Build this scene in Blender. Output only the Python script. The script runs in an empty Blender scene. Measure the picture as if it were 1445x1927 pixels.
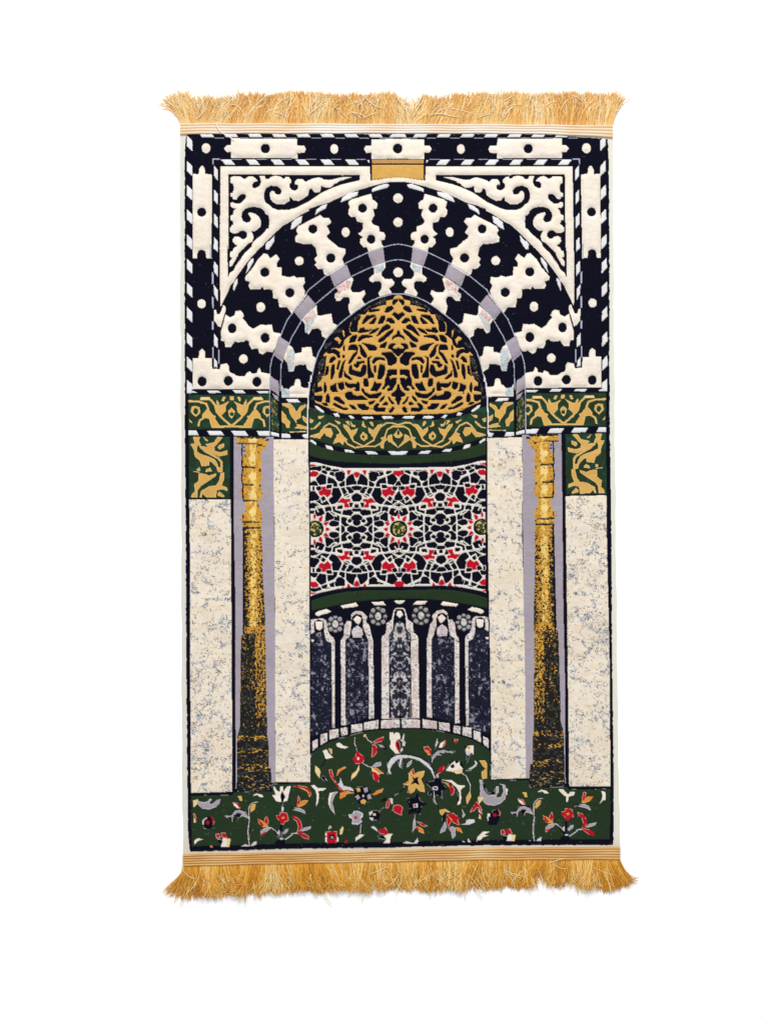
import bpy, math
import numpy as np

# ------------------------------------------------------------------ camera, light, exposure
scene = bpy.context.scene
MM = 0.001                                   # one design unit = one millimetre
CX, CY = 722.5, 963.5                        # design coordinates of the middle of the floor


def wx(x):
    return (np.asarray(x, dtype=float) - CX) * MM


def wy(y):
    return (CY - np.asarray(y, dtype=float)) * MM


cam_data = bpy.data.cameras.new("camera")
cam = bpy.data.objects.new("camera", cam_data)
scene.collection.objects.link(cam)
CAM_H = 3.0
cam.location = (0, 0, CAM_H)
cam.rotation_euler = (0, 0, 0)
cam_data.sensor_width = 36
cam_data.lens = 36 * (CAM_H - 0.004) / 1.927
cam_data.clip_end = 100
scene.camera = cam

world = bpy.data.worlds.new("World")
scene.world = world
world.use_nodes = True
bg = world.node_tree.nodes["Background"]
bg.inputs[0].default_value = (0.96, 0.98, 1.0, 1)
bg.inputs[1].default_value = 0.70


def area_lamp(name, loc, aim, size, power, color):
    d = bpy.data.lights.new(name, 'AREA')
    d.shape = 'RECTANGLE'
    d.size, d.size_y = size
    d.energy = power
    d.color = color
    o = bpy.data.objects.new(name, d)
    scene.collection.objects.link(o)
    o.location = loc
    v = [aim[i] - loc[i] for i in range(3)]
    L = math.sqrt(sum(c * c for c in v))
    o.rotation_euler = (math.acos(-v[2] / L), 0, math.atan2(v[1], v[0]) - math.pi / 2)
    return o


# a big soft area lamp, out of view beyond the head of the rug
area_lamp("soft_lamp", (0.0, 4.6, 4.0), (0, -0.3, 0), (3.0, 1.4), 330, (1.0, 0.985, 0.96))
scene.view_settings.view_transform = 'Standard'
scene.view_settings.look = 'None'
scene.view_settings.exposure = 0.0
scene.view_settings.gamma = 1.0
scene.view_settings.use_curve_mapping = False
try:
    scene.cycles.use_denoising = True
except Exception:
    pass


def lin(c):
    c = np.asarray(c, dtype=float) / 255.0
    return np.where(c <= 0.04045, c / 12.92, ((c + 0.055) / 1.055) ** 2.4)


# ------------------------------------------------------------------ canvas of dyed knots
X0, Y0, W, H = 336, 246, 834, 1364           # canvas covers x 336..1170, y 246..1610
NAVY, CREAM, WHITE, GOLD, PALE, GREEN, TEAL, RED, LILAC, ORANGE, MARBLE, LATT, BLUE, TINTB, TINTP, SHAFT, DARKCOL, WIN, WFRAME, GREY, OLIVE, BROWN, LINE, STUCCO, SPECK, DGREEN, STAR = range(27)
COL = {NAVY: (15, 15, 30), CREAM: (244, 232, 217), WHITE: (233, 231, 232), GOLD: (219, 171, 92), PALE: (240, 212, 152),
       GREEN: (40, 57, 37), TEAL: (34, 68, 50), RED: (188, 22, 40), LILAC: (170, 160, 170), ORANGE: (226, 138, 58),
       MARBLE: (240, 227, 208), LATT: (231, 224, 214), BLUE: (120, 158, 184), TINTB: (200, 208, 212), TINTP: (222, 196, 190),
       SHAFT: (216, 163, 66), DARKCOL: (30, 34, 38), WIN: (29, 31, 48), WFRAME: (231, 222, 214), GREY: (165, 160, 166),
       OLIVE: (112, 118, 72), BROWN: (196, 150, 96), LINE: (182, 184, 200), STUCCO: (218, 212, 212), SPECK: (58, 58, 52),
       DGREEN: (42, 62, 42), STAR: (60, 78, 48)}
canvas = np.zeros((H, W), dtype=np.uint8)
CLIP = [None]
OFF = [0.0, 0.0]

TILES = dict(A=(340, 240, 3.4405), C=(340, 500, 3.4405), E=(395, 460, 9.633), F=(420, 320, 8.028), G=(580, 310, 8.028),
             H=(490, 620, 8.033), I=(575, 440, 7.811), D=(575, 545, 8.028), d=(575, 660, 8.028), B=(340, 720, 6.021),
             b=(560, 740, 6.881), L=(575, 860, 8.028), l=(575, 970, 8.028), M=(575, 1080, 8.028), W=(575, 1130, 7.411),
             p=(340, 1440, 6.881), q=(540, 1360, 6.568), r=(740, 1360, 6.568), s=(940, 1440, 6.021),
             K=(340, 800, 5.558), k=(340, 1000, 5.558), j=(340, 1240, 5.558), O=(0, 0, 1.0))


def pts(spec, fu=None):
    """'A 10,20 30,40 G 5,6' -> list of design points; a letter changes the drafting sheet."""
    out = []
    t = TILES['O']
    for tok in spec.split():
        if tok in TILES:
            t = TILES[tok]
            continue
        u, v = tok.split(',')
        u, v = float(u), float(v)
        if fu:
            u, v = fu(u, v)
        out.append((t[0] + u / t[2] + OFF[0], t[1] + v / t[2] + OFF[1]))
    return np.array(out)


def axis(y):
    return np.interp(y, [0, 760, 1000, 1240, 1480, 1700], [749, 749, 750, 752.9, 754.4, 755])


def mir(p):
    x, y = p[:, 0], p[:, 1]
    c = axis(y)
    d = c - x
    r = np.interp(y, [280, 570, 715, 1000, 1480], [.981, .99, .991, .996, .997])
    k = np.interp(y, [300, 570, 715, 740, 820, 940, 1100, 1490, 1600], [0, .002, .003, .0045, .008, .0105, .0145, .0162, .0168])
    return np.stack([c + r * d, y - k * 2 * d], axis=1)


def fill(p, col, where=None):
    x = p[:, 0] - X0
    y = p[:, 1] - Y0
    a0, a1 = max(0, int(math.floor(y.min()))), min(H - 1, int(math.ceil(y.max())))
    b0, b1 = max(0, int(math.floor(x.min()))), min(W - 1, int(math.ceil(x.max())))
    if CLIP[0]:
        cx0, cy0, cx1, cy1 = CLIP[0]
        b0, b1 = max(b0, int(cx0 - X0)), min(b1, int(cx1 - X0))
        a0, a1 = max(a0, int(cy0 - Y0)), min(a1, int(cy1 - Y0))
    if a1 < a0 or b1 < b0:
        return
    gy = np.arange(a0, a1 + 1)[:, None] + 0.5
    gx = np.arange(b0, b1 + 1)[None, :] + 0.5
    ins = np.zeros((a1 - a0 + 1, b1 - b0 + 1), dtype=bool)
    n = len(x)
    for i in range(n):
        j = (i + 1) % n
        y1, y2 = y[i], y[j]
        if y1 == y2:
            continue
        cross = ((y1 <= gy) & (gy < y2)) | ((y2 <= gy) & (gy < y1))
        if not cross.any():
            continue
        xi = x[i] + (gy - y1) * (x[j] - x[i]) / (y2 - y1)
        ins ^= cross & (gx < xi)
    sub = canvas[a0:a1 + 1, b0:b1 + 1]
    if where is not None:
        ins &= np.isin(sub, where)
    sub[ins] = col


def mclip():
    """mirror the clip box as well"""
    if CLIP[0]:
        x0, y0, x1, y1 = CLIP[0]
        q = mir(np.array([[x0, y0], [x1, y1]]))
        return (q[1, 0], q[0, 1] - 1, q[0, 0], q[1, 1] + 1)


def both(p, col, m=True, where=None):
    fill(p, col, where)
    if m:
        c = CLIP[0]
        CLIP[0] = mclip()
        fill(mir(p), col, where)
        CLIP[0] = c


def P(col, spec, m=True, fu=None, where=None):
    both(pts(spec, fu), col, m, where)


def ell(col, spec, rx, ry=None, m=True, fu=None):
    """ellipse: spec 'A u,v', radii in sheet units"""
    s = TILES[spec.split()[0]][2]
    c = pts(spec, fu)[0]
    ry = ry or rx
    t = np.linspace(0, 2 * math.pi, 14, endpoint=False) + 0.2
    both(np.stack([c[0] + rx / s * np.cos(t), c[1] + ry / s * np.sin(t)], axis=1), col, m)


def stroke_pts(p, w, col, m=True):
    h = w / 2
    for i in range(len(p) - 1):
        d = p[i + 1] - p[i]
        L = math.hypot(*d)
        if L < 1e-6:
            continue
        d = d / L
        nrm = np.array([-d[1], d[0]]) * h
        e = d * h * 0.6
        both(np.array([p[i] - e + nrm, p[i + 1] + e + nrm, p[i + 1] + e - nrm, p[i] - e - nrm]), col, m)


def S(col, w, spec, m=True, fu=None):
    """stroke of w design units"""
    stroke_pts(pts(spec, fu), w, col, m)


# ------------------------------------------------------------------ drafting: outline and frame
# stripe of the outer border, left column
for y in (254.5, 302, 347.5, 393, 440.5, 486, 531, 577.5, 625, 670.5):
    both(np.array([(352, y), (361.5, y + 10), (362, y + 28), (361, y + 29), (351.5, y + 19)]), WHITE)
P(WHITE, "C 42,740 75,768 80,800 50,825 43,825")
# outer border, top row
for i in range(9):
    x = 374.5 + 45.3 * i
    if x > 740:
        break
    both(np.array([(x, 250), (x + 23, 250), (x + 29, 258.5), (x + 6, 258.5)]), WHITE)
    both(np.array([(x + 30, 259), (x + 48, 259), (x + 48, 260), (x + 30, 260)]), LINE)
both(np.array([(744, 250), (749, 250), (749, 258.5), (740, 258.5)]), WHITE)
# cream cartouches in the navy frame
P(CREAM, "A 328,70 752,74 754,115 800,118 812,138 800,162 755,165 756,198 328,196 326,160 300,157 280,135 300,115 328,113")
ell(NAVY, "A 549,136", 31)
ell(CREAM, "A 165,133", 29, 32)
ell(CREAM, "A 994,138", 26, 31)
P(CREAM, "A 1236,75 1409,73 1409,200 1236,203 1236,162 1200,160 1186,138 1198,118 1236,116")
ell(NAVY, "A 1405,135", 32, 33, m=False)
P(CREAM, "A 78,300 118,302 120,270 132,250 145,246 155,262 160,298 203,306 200,848 168,848 160,800 140,790 118,795 108,815 105,848 78,848")
ell(NAVY, "A 137,548", 30)
ell(CREAM, "C 136,246", 27, 29)
P(CREAM, "C 80,597 118,597 120,555 140,537 158,555 160,598 203,598 205,667 255,670 258,640 300,632 312,650 316,690 345,700 360,712 385,716 415,716 430,692 450,684 465,700 495,695 500,670 512,660 522,690 577,700 577,798 80,798")
for c in ("C 140,749", "C 309,745", "C 494,752"):
    ell(NAVY, c, 30, 33)
P(NAVY, "C 330,738 342,738 342,755 330,755")
# keystone
P(BROWN, "A 1238,206 1409,206 1409,232 1238,232")
P(GOLD, "A 1238,241 1409,241 1409,322 1330,328 1238,340")
# inner striped border
for i in range(6):
    u = 262 + 160.4 * i
    P(WHITE, "A %f,207 %f,207 %f,240 %f,240" % (u, u + 63, u + 91, u + 27))
    P(LINE, "A %f,203 %f,203 %f,206 %f,206" % (u + 70, u + 135, u + 135, u + 70))
P(LINE, "A 208,200 256,200 256,205 214,206 214,236 208,236")
P(WHITE, "A 1208,210 1222,210 1222,226 1214,224")
for v in (245, 400, 555, 708, 865):
    P(WHITE, "A 217,%f 240,%f 240,%f 217,%f" % (v, v + 28, v + 98, v + 70))
P(WHITE, "E 70,0 135,0 135,120 70,75")
P(WHITE, "E 75,305 135,400 135,560 85,510 70,420")
P(WHITE, "E 70,730 140,820 140,1020 80,900")
P(LINE, "E 35,500 60,500 68,600 65,715 35,715 38,600")
P(LINE, "E 40,940 68,960 72,1050 72,1160 45,1160")
P(LINE, "E 0,0 28,0 28,245 0,245")
P(LINE, "E 40,1390 68,1400 72,1541 40,1541")
P(CREAM, "E 75,1180 110,1185 130,1265 180,1265 215,1180 245,1100 280,1120 290,1180 240,1350 195,1500 150,1480 120,1430 80,1390")
P(WHITE, "C 217,440 240,472 240,532 217,515")
P(WHITE, "C 217,597 238,625 239,660 217,656")
P(LINE, "C 205,525 214,525 214,600 205,600")
P(LINE, "C 243,545 251,545 251,632 243,632")

# ------------------------------------------------------------------ spandrel and arch band
P(CREAM, "E 195,1115 205,1110 260,990 330,850 370,745 430,680 500,560 580,450 660,340 770,210 860,110 975,0 "
         "F 640,1090 770,960 900,840 1030,770 1190,665 1300,610 G 0,670 150,615 300,575 480,490 700,400 960,320 1100,285 1250,256 1357,254 "
         "1357,188 1180,205 940,240 930,25 A 258,250 E 182,600")
P(NAVY, "F 80,65 G 775,155 775,235 620,270 500,300 380,345 230,410 100,490 0,560 F 1200,520 1100,570 980,605 830,605 690,740 685,880 600,965 500,1045 440,1110 430,1160 330,1250 240,1370 190,1445 "
        "E 630,190 560,260 480,370 430,470 360,520 335,600 325,600 320,0 F 78,1200")
P(CREAM, "F 115,110 150,95 260,95 300,125 330,135 370,105 400,92 450,95 490,125 525,155 510,170 470,175 440,215 445,265 480,280 550,240 575,180 560,120 545,90 625,90 650,140 690,140 720,105 780,88 860,95 900,130 925,135 945,100 990,105 1030,150 1030,185 1000,210 1000,260 1040,300 1090,312 1130,280 1130,230 1090,205 1085,225 1080,180 1110,145 1130,135 1200,140 1245,180 1290,155 1350,130 1445,110 "
         "G 200,200 250,225 310,230 390,215 520,185 650,188 560,215 470,245 440,270 390,290 370,320 330,345 280,348 230,335 190,320 190,370 170,415 100,420 70,390 60,360 20,370 "
         "F 1284,400 1200,480 1100,560 980,605 830,605 760,680 700,740 690,880 600,960 450,1100 300,1190 230,1260 220,1300 160,1400 140,1440 105,1460 95,1445 100,1380 140,1330 105,1310 110,1230 145,1225 160,1180 220,1145 180,1120 145,1080 150,1030 190,1000 250,1010 280,1040 320,1045 365,1000 365,960 330,920 280,912 240,930 220,950 150,955 105,930 100,880 130,840 165,820 140,760 110,755 110,690 150,670 165,610 200,580 140,570 115,545 115,490 150,485 190,505 250,510 300,470 340,430 345,380 310,358 260,370 225,400 200,440 150,440 145,405 115,400 115,345 150,340 165,270 150,210 115,195")
P(NAVY, "F 830,605 740,570 690,520 640,490 615,420 620,340 650,270 720,235 800,240 850,265 885,310 875,360 840,375 790,360 775,325 735,312 708,350 712,430 750,480 810,515 920,515 1000,465 1010,405 1040,430 1060,455 1140,465 1210,430 1280,380 1300,300 1340,290 1355,320 1400,340 1445,330 1445,370 1284,480 1200,520 1100,570 980,605")
P(NAVY, "F 690,880 700,780 690,690 640,660 620,610 560,570 480,555 400,560 330,585 290,630 275,700 300,770 350,795 400,785 425,740 405,700 380,665 390,640 440,645 500,670 545,710 570,760 570,830 540,880 480,920 420,920 445,960 460,1010 440,1080 380,1110 300,1190 230,1260 220,1300 150,1445 190,1445 240,1370 330,1250 430,1160 440,1110 500,1045 600,965 660,890")
# dashes under the arch
for s_ in ("E 505,610 500,700 465,780 435,850 425,800 430,720 460,650", "E 795,230 790,310 730,420 680,490 650,530 680,440 680,360 740,280",
           "E 1010,0 1020,80 1050,95 1120,20 1140,-40 1050,-60", "F 775,990 770,1075 690,1200 645,1200 645,1110 690,1085",
           "F 1195,690 1180,790 1060,885 1020,895 1040,790 1110,730", "G 105,755 125,680 200,620 290,590 260,660 180,700",
           "G 490,565 520,490 620,430 765,400 740,460 620,520", "G 960,410 970,360 1050,320 1150,290 1225,295 1195,345 1080,375"):
    P(WHITE, s_)

# ------------------------------------------------------------------ toothed voussoirs
P(CREAM, "G 605,560 660,520 950,437 970,530 1010,545 1045,580 1035,660 980,670 1000,760 950,850 975,900 1070,935 1075,1010 1140,1020 1165,1070 1150,1130 1100,1140 1110,1200 1155,1245 910,1315 890,1250 830,1240 780,1180 790,1120 830,1095 750,1040 800,1010 830,960 830,880 740,855 715,790 640,785 605,740 610,680 630,650")
ell(NAVY, "G 820,657", 70)
ell(NAVY, "G 950,1125", 66, 70)
P(CREAM, "A 748,665 760,640 905,565 925,585 960,585 975,612 945,640 968,680 945,700 950,715 1000,755 1020,775 1065,785 1065,815 1045,850 1062,890 1050,900 950,962 930,950 920,915 890,915 868,890 880,875 865,850 885,830 875,780 850,755 790,752 745,740 742,710 760,690")
ell(NAVY, "A 856,657", 30)
ell(NAVY, "A 972,845", 31)
P(CREAM, "C 415,75 470,10 500,-40 540,-80 562,-75 580,-47 620,-75 640,-45 622,-15 625,10 652,10 655,65 705,75 735,65 750,78 800,75 805,110 790,130 805,165 800,190 820,185 740,290 720,310 690,270 640,270 630,215 600,210 595,155 560,150 540,155 530,135 515,150 450,150 440,130 448,105 420,95")
ell(NAVY, "C 545,42", 31)
ell(NAVY, "C 707,175", 31)
P(CREAM, "C 262,425 285,345 290,315 320,335 350,320 355,295 385,288 400,300 410,325 400,340 420,360 440,390 470,410 520,380 550,385 590,380 600,430 650,440 635,490 625,510 595,560 560,555 530,575 510,565 500,535 460,540 445,510 445,490 425,480 410,490 370,495 350,490 325,525 290,525 285,490 262,485")
ell(NAVY, "C 334,405", 29, 33)
ell(NAVY, "C 547,467", 30, 33)
for c, a, b_ in (("A 1407,457", 31, 31), ("A 1407,612", 30, 30), ("A 1408,937", 31, 31)):
    ell(CREAM, c, a, b_, m=False)
for c, a, b_ in (("A 1068,677", 26, 31), ("A 768,863", 29, 29), ("C 519,268", 28, 32), ("C 407,603", 28, 29)):
    ell(CREAM, c, a, b_)
# lilac ring
P(LILAC, "I 910,270 1140,205 1165,415 985,475")
P(LILAC, "I 355,600 605,450 665,625 425,775")
P(LILAC, "C 825,190 870,245 780,355 735,300")
P(LILAC, "C 635,455 705,500 655,620 600,575")
P(LILAC, "H 150,690 200,740 270,780 282,840 282,1010 220,950 150,905")
# inner toothed ring
P(CREAM, "I 985,475 1170,415 1175,490 1120,560 1120,620 1170,665 1270,665 1305,710 1295,750 1225,800 1270,870 1090,920 1070,870 1120,800 1120,720 1090,695 1010,695 990,715 940,690 935,650 1005,590 1005,500")
P(CREAM, "D 452,-46 699,-190 719,-154 678,-21 680,0 710,40 820,40 885,5 905,60 850,140 880,200 905,210 800,290 680,385 655,310 645,250 670,190 665,140 640,110 580,110 520,170 460,170 460,140 440,120 440,65 490,40 500,0")
P(CREAM, "C 785,350 880,255 885,320 900,325 975,310 985,370 1015,385 940,470 915,455 910,420 890,405 850,410 830,440 805,430 805,380")
P(CREAM, "C 700,510 725,530 740,570 785,560 785,530 845,525 855,585 875,595 855,690 820,670 810,640 770,640 740,650 730,685 700,685 690,630 665,600")
P(CREAM, "H 320,830 350,890 440,900 470,860 510,840 530,760 560,745 600,760 615,860 650,880 740,880 722,1030 320,1030")
P(TINTB, "I 1015,490 1150,445 1150,500 1110,560 1030,580")
P(TINTP, "D 460,-40 660,-150 690,-110 640,20 560,20 460,130 440,65 490,30")
P(TINTP, "C 800,345 860,285 875,320 850,345 815,370")
P(TINTB, "C 850,345 880,310 885,325 820,432 806,425 812,370")
P(TINTB, "C 690,540 722,535 742,570 730,684 702,682 684,610")
P(TINTB, "H 325,890 440,900 440,1030 325,1030")
# thin ring lines
S(LINE, 1.5, "I 1362,150 1270,160 1160,190 910,275 730,360 600,425 C 945,62 830,155 770,240 735,290 690,350 660,420 645,460")
S(LINE, 1.5, "C 605,565 588,615 582,650 H 150,560 147,700 142,1000 140,1600")
S(LINE, 1.5, "I 1362,378 1290,385 1170,415 985,480 870,530 680,622 C 990,150 873,247 785,350 745,420 720,460 700,512")
S(LINE, 1.5, "C 664,608 650,640 648,720 646,810")
S(LINE, 1.7, "D 1397,62 1310,65 1100,120 950,190 800,290 680,385 600,445 500,530 300,755 260,835 200,940 d 170,100 130,230 105,350 70,430 60,560 40,720 35,960")
S(WHITE, 2.6, "d 85,380 80,470")
S(WHITE, 2.2, "H 742,800 722,1030 716,1300 712,1640")

# ------------------------------------------------------------------ dome: gold ground, navy openings
P(GOLD, "D 1399,80 1340,95 1310,150 1210,170 1215,230 1100,250 1060,265 990,290 940,320 890,380 830,380 820,440 790,480 780,560 775,640 690,645 665,600 700,480 665,510 655,640 690,680 640,710 580,760 560,840 510,890 400,880 370,930 300,950 "
        "d 250,80 310,90 300,150 300,230 280,380 250,390 230,450 180,490 180,550 240,560 250,610 130,640 130,680 250,680 240,770 200,780 140,750 140,790 260,840 400,900 520,940 620,957 1399,966")
P(GOLD, "D 420,740 480,710 535,760 530,800 500,840 480,790 440,770")
P(GOLD, "D 550,620 570,610 590,640 580,740 560,690")
P(GOLD, "d 190,320 215,315 220,345 195,350")
for s_ in """D 1330,150 1390,148 1385,180 1350,210 1335,240 1305,220 1310,180
D 1230,265 1300,250 1325,290 1280,330 1230,350 1185,345
D 960,300 1110,295 1115,320 960,350 945,330
D 920,395 1050,385 1040,410 990,430 940,460 870,525 845,525 880,450
D 1055,410 1065,450 1030,520 950,525 1000,470
D 1140,405 1200,400 1195,450 1160,510 1085,525 1120,450
D 1240,430 1290,435 1345,490 1340,515 1290,515 1240,480 1210,490
D 1300,380 1335,345 1399,378 1399,470 1360,430
D 705,480 785,465 775,615 740,630 695,615
D 785,645 830,585 880,580 890,610 990,605 960,635 880,650 820,660
D 950,680 1000,620 1090,585 1110,590 1060,640 990,670
D 1065,710 1110,640 1160,570 1220,530 1280,555 1270,590 1180,630 1110,690
D 1095,795 1100,760 1180,700 1240,640 1325,600 1310,650 1230,720 1170,780 1120,800
D 660,810 665,740 710,700 775,690 765,740 740,790
D 780,780 800,730 850,690 940,690 1010,705 1000,720 900,735 850,750 810,785
D 1300,770 1310,720 1370,680 1385,630 1399,630 1399,710 1340,730
D 1115,880 1130,840 1220,790 1225,810 1195,880
D 1245,900 1250,850 1300,815 1360,825 1310,870 1320,900 1370,900 1399,880 1399,966 1330,966 1290,905
D 845,810 960,830 1040,850 1080,890 1060,920 960,925 930,880 890,840
D 640,920 650,860 690,835 760,840 785,880 780,963 770,963 760,915 680,915
D 790,840 830,845 860,900 900,963 830,963 820,880
D 560,880 585,840 590,930 570,930
D 315,963 350,910 430,900 490,935 520,963
d 305,30 360,5 430,0 500,30 520,100 490,115 460,60 400,30 360,50
d 350,190 370,120 420,90 455,125 430,140 400,180
d 285,400 310,240 345,240 340,350 300,380
d 395,220 430,210 430,350 395,440 375,430 380,290
d 550,75 590,70 580,110 555,115
d 490,170 525,150 500,250 490,295 465,280
d 560,180 605,135 575,210 560,310 545,410 495,420 500,350 530,260
d 575,290 600,350 660,400 700,440 660,440 580,390
d 640,200 660,150 690,100 720,50 770,20 775,50 740,90 710,140 680,190 650,205
d 775,130 800,95 830,105 835,130
d 820,0 880,0 925,80 905,115 860,90 830,50
d 770,170 885,160 880,190 810,200 800,240 770,265 725,230 730,210 760,205
d 650,340 655,250 690,215 700,290 760,315 830,320 840,265 870,215 910,225 920,310 890,370 830,405 740,380 680,365
d 935,110 1010,85 970,110 960,160 970,240 990,320 1030,370 1030,410 940,415 935,350
d 1000,170 1040,110 1110,100 1190,120 1195,155 1120,135 1060,160 1020,205
d 1025,250 1055,215 1060,330 1035,340
d 1120,210 1190,215 1195,300 1180,370 1140,430 1085,430 1090,330
d 1140,60 1160,30 1300,25 1340,80 1375,120 1365,190 1310,215 1280,230 1240,215 1230,140 1190,80
d 1310,0 1399,0 1399,92 1360,60
d 1230,310 1270,290 1370,290 1370,370 1300,370 1250,400 1280,440 1310,420 1370,420 1365,490 1300,600 1240,615 1230,590 1275,550 1250,525 1210,540 1180,590 1145,585 1190,530 1200,430 1220,390
d 875,430 930,425 950,510 940,550 880,540 870,490
d 1040,465 1060,500 1140,500 1135,530 1075,615 975,610 1010,550
d 370,540 420,520 455,500 465,590 485,625 405,630 405,675 395,610 370,590
d 485,500 570,475 580,570 540,600 500,570
d 590,470 640,505 770,505 780,470 810,500 815,610 760,615 730,590 760,580 740,550 680,570 640,560 600,520
d 285,480 310,540 315,610 280,645 270,560
d 140,570 230,545 235,620 130,625
d 840,575 870,580 890,630 960,665 1040,660 1140,630 1140,660 1080,720 960,725 900,680 850,620
d 590,690 595,650 640,625 690,625 710,670 770,690 850,680 940,750 640,750
d 420,720 450,700 510,705 530,740 590,790 590,820 520,795 480,770 430,745
d 300,760 305,690 330,650 360,700 360,785 320,790
d 130,685 245,685 245,740 205,775 140,740
d 240,795 310,790 340,835 280,830
d 410,805 440,795 520,840 560,865 640,875 635,900 560,895 480,860 420,825
d 650,815 720,835 760,880 760,900 700,880
d 775,810 890,810 910,845 955,860 940,900 860,900 800,860
d 945,780 1050,755 1020,800 960,820
d 1110,780 1130,730 1190,680 1180,730 1140,770
d 1020,890 1030,840 1070,805 1115,800 1085,850 1100,870 1205,865 1200,925 1070,925
d 1150,825 1200,780 1240,790 1230,825
d 1240,700 1260,705 1300,770 1335,805 1310,815 1260,760
d 1399,505 1385,520 1370,590 1330,630 1290,660 1300,690 1360,700 1350,740 1375,770 1380,815 1399,815
d 1250,920 1270,890 1310,850 1340,880 1320,920 1280,945""".splitlines():
    P(NAVY, s_)
# worn, speckled rim of the dome
for s_ in ("D 1050,210 1150,150 1200,120 1205,190 1100,230 1000,240", "D 700,440 760,390 830,360 820,420 760,460 700,470", "D 400,660 480,600 550,570 560,640 470,650",
           "D 290,820 400,790 380,830 330,880 290,900", "d 190,200 240,120 285,90 290,170 250,280 200,300", "d 160,380 230,330 270,340 220,460 160,470",
           "D 860,320 980,230 1000,250 900,330", "d 100,560 145,480 150,560 130,640 105,640", "d 60,700 125,690 125,740 65,740"):
    P(SPECK, s_, where=[NAVY])
# dashes below the dome
for s_ in ("b 220,160 260,170 345,235 340,255 310,245 250,205", "b 460,265 520,255 545,300 490,300", "b 655,290 690,285 745,325 690,330",
           "b 830,315 860,300 965,300 985,330 870,335", "b 1085,300 1215,295 1250,325 1115,335"):
    P(WHITE, s_)

# ------------------------------------------------------------------ green frieze in the niche
CLIP[0] = (581, 740, 751, 900)
P(GREEN, "b 150,180 215,200 340,262 500,312 650,342 900,352 1310,347 1310,742 1000,742 700,730 500,690 300,630 150,585")
S(GOLD, 2.6, "b 170,560 290,520 350,430 410,390 500,430 545,490 580,570 650,660 740,705 850,690 980,610 1020,520 1070,440 1150,385 1220,385 1310,412")
S(GOLD, 2.4, "b 600,410 660,460 700,550 720,620 800,660 860,690 1000,690 1090,640 1130,560 1160,470 1230,430 1310,432")
for s_ in """b 640,410 690,480 740,470 780,450 760,510 720,560 700,600 660,520 590,430
b 910,440 980,480 1040,410 1100,395 1060,450 1040,510 1000,590 960,550 920,500
b 340,450 430,455 460,520 430,575 370,545 350,510 290,585 180,570 270,540 300,480
b 500,540 560,510 600,560 650,605 600,620 590,670 540,630 460,655 480,600 510,560
b 1070,580 1130,560 1160,600 1120,640 1110,715 1080,710 1060,650 1100,610
b 1160,560 1220,530 1230,610 1290,680 1310,715 1280,690 1220,650 1160,610
b 810,550 850,500 900,540 900,590 860,620 820,590
b 1240,540 1310,460 1310,580 1280,580
b 830,420 850,360 870,420 900,435 860,440
b 680,360 720,410 750,410 740,440 700,430
b 620,365 660,360 680,420 640,390
b 930,375 970,370 985,430 960,420
b 160,460 210,450 290,370 310,385 230,460 170,470
b 160,330 210,350 180,390 160,380
b 265,300 350,290 300,330 270,330
b 470,345 560,380 530,405""".splitlines():
    P(GOLD, s_)
ell(GREEN, "b 850,565", 20)
ell(GREEN, "b 1302,512", 19, 32)
CLIP[0] = None
for s_ in ("b 165,600 200,610 245,645 240,670 165,625", "b 360,670 440,690 465,740 380,725", "b 605,730 690,735 740,770 620,765",
           "b 870,750 1000,755 1045,790 910,790", "b 1170,750 1310,755 1310,797 1210,795"):
    P(WHITE, s_)
P(GREEN, "b 160,640 300,695 500,748 700,788 1000,806 1310,806 1310,918 900,908 500,885 300,850 160,812")

# ------------------------------------------------------------------ green frieze left and right
CLIP[0] = (355, 740, 506.6, 810)
P(GREEN, "B 85,138 1006,138 1006,527 85,527")
for fu in (None, lambda u, v: (1154 - u, v)):
    for w, s_ in ((3.4, "B 95,210 210,215 290,240 315,300"), (3.6, "B 230,188 330,185 390,250 410,330 470,400 550,470 579,490"), (3.2, "B 360,500 460,500 579,497"), (3.4, "B 203,490 215,430 260,400")):
        S(GOLD, w, s_, fu=fu)
    for s_ in ("B 390,250 470,250 555,208 515,260 512,325 460,375 400,320", "B 405,230 410,195 440,240 420,260", "B 300,300 325,310 370,370 400,380 390,410 440,480 440,505 350,505 325,410 280,400 245,410 250,360",
               "B 115,330 130,270 175,262 215,280 225,335 175,390 140,360", "B 540,320 579,285 579,410 550,375", "B 465,205 480,165 510,165 490,210", "B 95,410 140,460 110,450"):
        P(GOLD, s_, fu=fu)
    ell(TEAL, "B 172,325", 28, 38, fu=fu)
    P(PALE, "B 230,165 330,165 330,188 230,186", fu=fu)
P(GOLD, "B 560,195 560,155 600,155 605,200")
ell(TEAL, "B 580,357", 24, 24)
CLIP[0] = None
P(GREEN, "B 1022,150 1105,235 1115,560 1022,530")
for s_ in ("B 300,90 430,90 460,115 330,120", "B 590,85 705,85 740,120 620,118", "B 855,95 1000,95 1000,120 890,120", "B 80,92 150,95 185,112 75,121",
           "B 92,540 175,540 205,596 92,596", "B 300,545 455,545 495,596 330,596", "B 570,545 730,548 765,601 610,601", "B 860,550 1003,550 1003,601 890,601",
           "H 160,1545 285,1575 285,1622 160,1600", "H 390,1055 560,1055 600,1097 420,1097", "H 320,1575 440,1580 465,1642 320,1637", "H 630,1590 708,1580 708,1645 660,1642"):
    P(WHITE, s_)
P(LILAC, "H 180,960 270,1015 280,1080 220,1050")
P(GREEN, "H 318,1110 704,1110 704,1562 318,1562")
P(GOLD, "H 330,1120 460,1120 510,1180 540,1240 570,1220 590,1170 680,1130 695,1160 610,1240 610,1330 540,1370 550,1430 600,1440 704,1470 704,1510 520,1490 560,1460 520,1380 450,1280 430,1190 330,1140")
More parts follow.
